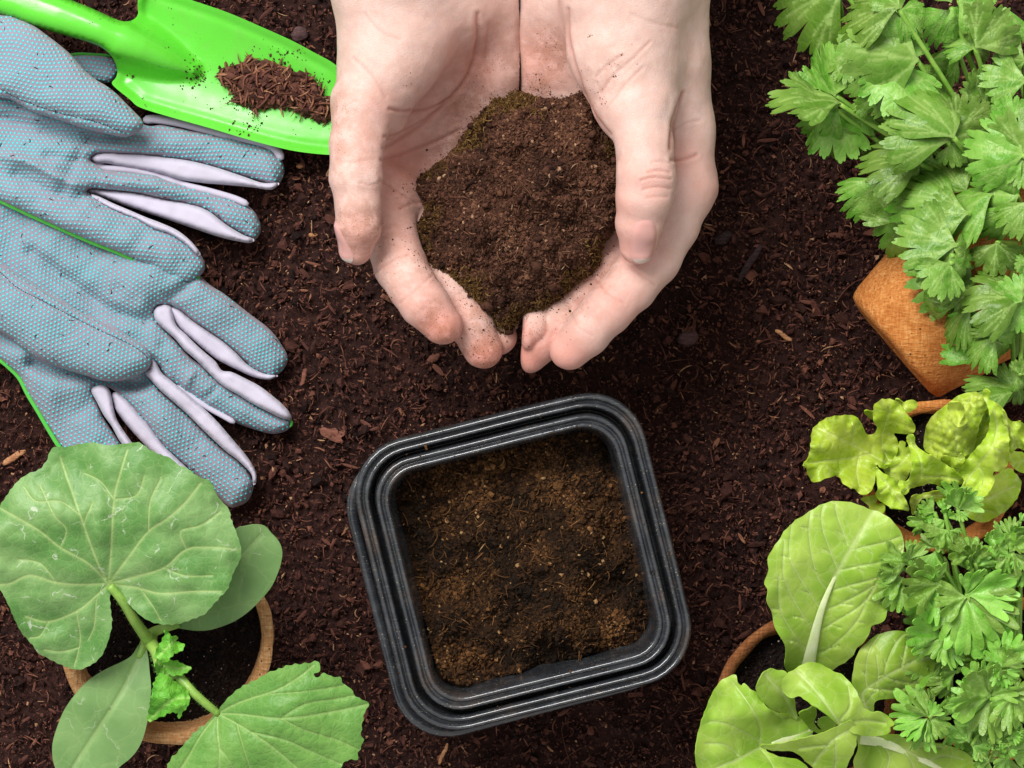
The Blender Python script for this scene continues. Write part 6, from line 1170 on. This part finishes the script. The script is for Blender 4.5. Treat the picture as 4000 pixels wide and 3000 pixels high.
pa = thing('parsley_plant', u3(3900, 2640, 4.5), 'bushy bright green parsley with rounded lobed leaves in the lower right corner', 'herb')
cl = []
def Cc(x, y): return ZC([(x, y)])[0]
def Dd(x, y): return ZD([(x, y)])[0]
for a in ((Dd, 1845, 380, 1660, 420, 9.4, 5, 0), (Dd, 1845, 390, 1790, 660, 9.3, -6, 0), (Dd, 1850, 385, 1960, 690, 9.3, -4, 5), (Dd, 1850, 375, 2110, 480, 9.4, 2, 0), (Dd, 1855, 370, 2120, 330, 9.5, 5, 0), (Dd, 1845, 360, 1900, 200, 9.5, 12, 0),
          (Dd, 1680, 300, 1440, 300, 9.0, 5, 10), (Dd, 1670, 310, 1520, 480, 8.9, -6, 0), (Dd, 1670, 290, 1560, 160, 9.0, 4, -20), (Dd, 1640, 90, 1600, 240, 8.6, -8, 20), (Dd, 1650, 60, 1560, 20, 8.8, 4, 0),
          (Dd, 1480, 160, 1310, 110, 9.6, 12, 20), (Dd, 1450, 200, 1290, 200, 9.4, 4, -20), (Dd, 1440, 260, 1290, 310, 9.2, 0, 20), (Dd, 1440, 260, 1340, 430, 9.0, -10, 0), (Dd, 1480, 140, 1530, 30, 9.6, 18, 0), (Dd, 1470, 150, 1420, 60, 9.7, 20, 20), (Dd, 1490, 180, 1540, 150, 9.5, 10, 30), (Dd, 1420, 330, 1400, 470, 8.8, -10, -20),
          (Dd, 1690, 630, 1450, 530, 8.4, 8, 15), (Dd, 1680, 640, 1490, 650, 8.2, 0, -20), (Dd, 1710, 650, 1610, 740, 8.5, -6, 0), (Dd, 1720, 660, 1720, 810, 8.5, -10, 0), (Dd, 1720, 650, 1820, 730, 8.5, 0, 0), (Dd, 1690, 620, 1730, 560, 8.5, 10, 0),
          (Dd, 1880, 200, 1820, 100, 8.6, 6, 20), (Dd, 1860, 210, 1780, 60, 8.4, 10, -20), (Dd, 1900, 190, 1990, 110, 8.7, 5, 0), (Dd, 1900, 160, 1900, 30, 8.8, 10, 10),
          (Dd, 2110, 120, 2000, 30, 9.2, 4, 0), (Dd, 2100, 130, 2080, 220, 9.2, -8, 0), (Dd, 2140, 100, 2230, 200, 9.2, -4, 0), (Dd, 2120, 90, 2180, -30, 9.2, 8, 0), (Dd, 2200, 230, 2060, 250, 8.8, 0, 0), (Dd, 2210, 220, 2180, 300, 8.8, -8, 0),
          (Dd, 1990, 1015, 1720, 960, 9.6, 4, 0), (Dd, 1980, 1020, 1780, 1080, 9.5, -4, 10), (Dd, 1990, 1020, 1880, 1220, 9.5, -6, 0), (Dd, 2000, 1020, 2010, 1240, 9.5, -6, 0), (Dd, 1980, 1000, 1860, 830, 9.6, 8, 0), (Dd, 1990, 1000, 1960, 800, 9.6, 10, 10), (Dd, 2010, 1010, 2120, 930, 9.6, 4, 0),
          (Dd, 2070, 820, 2010, 680, 10.2, 14, 10), (Dd, 2070, 830, 2150, 720, 10.2, 14, -10), (Dd, 2070, 840, 1990, 850, 10.1, 8, 0), (Dd, 2080, 850, 2150, 900, 10.1, 4, 0), (Dd, 2070, 850, 2060, 950, 10.1, -4, 0), (Dd, 2080, 800, 2200, 640, 10.0, 10, 0),
          (Dd, 2130, 1020, 2100, 1200, 9.8, -6, 0), (Dd, 2150, 1010, 2240, 1120, 9.8, 0, 0), (Dd, 2140, 1000, 2220, 930, 9.9, 6, 0), (Dd, 2130, 1020, 2040, 1110, 9.7, 0, 10),
          (Dd, 1600, 1150, 1560, 1000, 9.0, 8, 10), (Dd, 1590, 1140, 1400, 1050, 8.9, 6, -10), (Dd, 1590, 1160, 1440, 1250, 8.9, -4, 10), (Dd, 1600, 1170, 1510, 1330, 8.8, -8, 0), (Dd, 1610, 1160, 1720, 1220, 9.0, 0, 0), (Dd, 1610, 1150, 1660, 1060, 9.1, 8, 0), (Dd, 1600, 1170, 1640, 1290, 8.9, -8, 0), (Dd, 1560, 1100, 1500, 1020, 8.8, 4, 0),
          (Dd, 1780, 860, 1660, 870, 8.2, 4, 0), (Dd, 1760, 900, 1670, 1000, 8.0, -4, 0), (Dd, 1790, 840, 1740, 760, 8.2, 6, 0), (Dd, 1800, 1120, 1720, 1060, 8.4, 0, 0),
          (Dd, 1860, 1300, 1750, 1260, 8.3, 0, 0), (Dd, 1880, 1330, 1960, 1390, 8.3, -4, 0), (Dd, 1860, 1310, 1800, 1200, 8.3, 6, 0), (Dd, 2120, 1400, 2040, 1480, 8.6, 0, 0), (Dd, 2130, 1390, 2230, 1400, 8.6, 0, 0), (Dd, 2130, 1380, 2160, 1270, 8.7, 6, 0), (Dd, 2000, 1430, 1890, 1420, 8.0, 0, 0), (Dd, 1990, 1440, 1960, 1540, 8.0, -6, 0), (Dd, 2200, 1480, 2100, 1500, 8.2, 0, 0),
          (Cc, 1690, 1085, 1640, 890, 9.2, 10, 10), (Cc, 1700, 1090, 1840, 980, 9.1, 6, 0), (Cc, 1700, 1095, 1740, 1160, 9.1, -10, 0), (Cc, 1690, 1080, 1720, 900, 9.2, 12, -20), (Cc, 1510, 1110, 1400, 1040, 8.4, 4, 10), (Cc, 1510, 1130, 1390, 1130, 8.3, 0, 0), (Cc, 1600, 1160, 1640, 1070, 8.6, 8, 0), (Cc, 1590, 1170, 1500, 1220, 8.5, -4, 0), (Cc, 1480, 1190, 1310, 1170, 8.2, 4, 15), (Cc, 1600, 1250, 1550, 1400, 8.7, -8, 0), (Cc, 1600, 1250, 1440, 1330, 8.6, -4, 10), (Cc, 1610, 1250, 1700, 1310, 8.6, 0, 0), (Cc, 1590, 1110, 1590, 1010, 8.8, 12, 0),
          (Cc, 1800, 1440, 1620, 1400, 8.7, 6, 15), (Cc, 1810, 1450, 1790, 1330, 8.7, 8, 0), (Cc, 1840, 1480, 1930, 1560, 8.5, -4, 0), (Cc, 1950, 1370, 1920, 1270, 8.9, 8, 0), (Cc, 1960, 1380, 2060, 1300, 8.9, 4, 0), (Cc, 1950, 1390, 1900, 1480, 8.8, -6, 0), (Cc, 2080, 1300, 1920, 1280, 9.2, 4, 10), (Cc, 2100, 1310, 2030, 1440, 9.2, -4, 0), (Cc, 2110, 1290, 2190, 1200, 9.3, 6, 0), (Cc, 2110, 1300, 2210, 1380, 9.2, 0, 0), (Cc, 2110, 1290, 2080, 1180, 9.2, 8, 0), (Cc, 2180, 1450, 2080, 1500, 9.0, 0, 0), (Cc, 2190, 1440, 2200, 1560, 9.0, -6, 0), (Cc, 2180, 1180, 2220, 1140, 9.0, 4, 0)):
    ca_(a[0], *a[1:5], a[5], a[6]+rr_.uniform(-10, 22), a[7]+rr_.uniform(-28, 28), 1.1)
for k in range(26): cl.append((np.array([rr_.uniform(3640, 4010), rr_.uniform(2180, 3010)]), rr_.uniform(60, 300), rr_.uniform(80, 130), rr_.uniform(6.0, 7.6), rr_.uniform(-10, 15), rr_.uniform(-25, 25)))
for k, (p, ang, ln, z, pi_, ro2) in enumerate(cl): herbleaf(PAR[(k*3+k//7) % 10], pa, u3(p[0], p[1], z), ang, ln*S(z), pi_, ro2)
bases = {}
for (p, ang, ln, z, *_r) in cl:
    key = (round(p[0]/40), round(p[1]/40))
    if key not in bases or bases[key][1] < z: bases[key] = (p, z)
for p, z in bases.values():
    c = u3(3900, 2640, 4.6); b = u3(p[0], p[1], z-.03); c[:2] += [rr_.uniform(-1.2, 1.2), rr_.uniform(-1.2, 1.2)]
    herbstem(pa, c, b, rr_.uniform(0, .6), .07, M['cstem'])
# tight frilly young tuft
P = [u3(*Dd(R.normal(2065, 45), R.normal(1295, 42)), 9.0+R.uniform(0, .5)) for _ in range(26)]
for k, p in enumerate(P): herbleaf(PAR[k % 10], pa, p, R.uniform(0, 360), R.uniform(.22, .42), R.uniform(0, 50), R.uniform(-40, 40))

# ------------------------------------------------------------------ a few pieces lying on the soil that stand out singly
def lump(name, px, py, rx, ry, rz, ang, mat, label, cat, sub=2, amp=.22, seed=0, zoff=0):
    V = ICO.copy(); F = ICF.copy()
    for _ in range(sub):
        ed = {}; nv = list(map(tuple, V)); nf = []
        def m_(a, b):
            k = (min(a, b), max(a, b))
            if k not in ed: q = np.array(nv[a])+np.array(nv[b]); nv.append(tuple(q/np.linalg.norm(q))); ed[k] = len(nv)-1
            return ed[k]
        for a, b, c in F:
            x, y, z = m_(a, b), m_(b, c), m_(c, a); nf += [(a, x, z), (x, b, y), (z, y, c), (x, y, z)]
        V = np.array(nv); F = np.array(nf)
    V = V*(1+amp*fbm(V[:, 0]*1.3, V[:, 1]*1.3, V[:, 2]*1.3, 3, seed))[:, None]*np.array([rx, ry, rz])
    ca, sa = math.cos(ang), math.sin(ang); V = np.column_stack([V[:, 0]*ca-V[:, 1]*sa, V[:, 0]*sa+V[:, 1]*ca, V[:, 2]])
    c = u3(px, py, .2); c[2] = gz(np.array([c[0]]), np.array([c[1]]))[0]+rz*.55+.05+zoff
    return tag(mk(name, V+c, F, mat), label, cat)
lump('pebble', 1168, 130, .34, .3, .26, .3, M['grey'], 'rounded purplish grey pebble on the soil above the trowel blade', 'pebble', seed=1)
lump('bark_chip', 1690, 1460-60, .26, .17, .12, .5, M['red'], 'reddish bark piece on the soil left of the joined fingertips', 'bark chip', seed=2)
lump('bark_chip', 3350, 480, .45, .24, .15, .2, M['red'], 'broad reddish bark chip on the soil under the cilantro leaves', 'bark chip', seed=3)
lump('wood_chip', 1220, 918, .19, .1, .08, .1, M['tan'], 'pale tan wood chip on the soil right of the upper glove', 'wood chip', seed=4)
lump('wood_chip', 1172, 648, .17, .1, .08, .1, M['tan'], 'pale wood chip just below the trowel edge, beside the longest glove finger', 'wood chip', seed=5)
lump('dark_lump', 2830, 930, .36, .22, .18, .6, M['darkwood'], 'dark brown lump on the soil right of the right thumb', 'soil lump', seed=6)
lump('dark_lump', 2690, 1320, .42, .3, .2, .3, M['grey'], 'grey flat lump on the soil right of the lower index finger', 'soil lump', seed=7)
def splinter(name, a, b, w, mat, label, cat, t=.45, seed=0):
    P = np.array([un([np.array(a)*(1-s)+np.array(b)*s], .2)[0] for s in np.linspace(0, 1, 8)])
    P[:, 2] = gz(P[:, 0], P[:, 1]).mean()+.26; P[:, :2] += .04*np.column_stack([vnoise(np.arange(8)*.6, np.zeros(8), 0, seed), vnoise(np.arange(8)*.6, np.zeros(8)+5, 0, seed)])
    V, F = tube(P, w*np.array([.45, .9, 1, 1, 1, .95, .8, .4]), 7, True, t); return tag(mk(name, V, F, mat), label, cat)
splinter('wood_splinter', (0, 1815), (90, 1760), .13, M['tan'], 'pale wood splinter at the left edge between glove and squash leaf', 'splinter', seed=1)
splinter('wood_splinter', (3035, 1290), (3095, 1330), .1, M['tan'], 'thin tan splinter on the dark soil left of the tipped peat pot', 'splinter', seed=2)
splinter('twig', (2975, 955), (2890, 1100), .14, M['darkwood'], 'straight dark twig on the soil right of the right hand', 'twig', .7, 3)
splinter('wood_splinter', (1195, 1440), (1175, 1510), .09, M['red'], 'reddish splinter on the soil right of the lower glove fingertips', 'splinter', seed=4)
splinter('wood_splinter', (1715, 2990), (1745, 2905), .08, M['tan'], 'tan splinter on the soil below the black pot', 'splinter', seed=5)
dl = zm([(1975, 1155), (1990, 1135), (2030, 1145), (2070, 1140), (2090, 1160), (2130, 1155), (2125, 1185), (2105, 1200), (2115, 1225), (2085, 1230), (2050, 1220), (2015, 1200), (1985, 1185)], .6329, 0, 950)
P = cr(dl, 5); V2, F2 = fill2d(P, 8); c = un(V2, .3); z = gz(c[:, 0], c[:, 1]).max()+.12+.06*fbm(V2[:, 0]*.02, V2[:, 1]*.02, 0, 2, 4); V = un(V2, z)
tag(mk('dry_leaf', V, fixup(V, F2), M['red'], solid=.04), 'torn scrap of dry reddish leaf on the soil above left of the black pot', 'dry leaf')
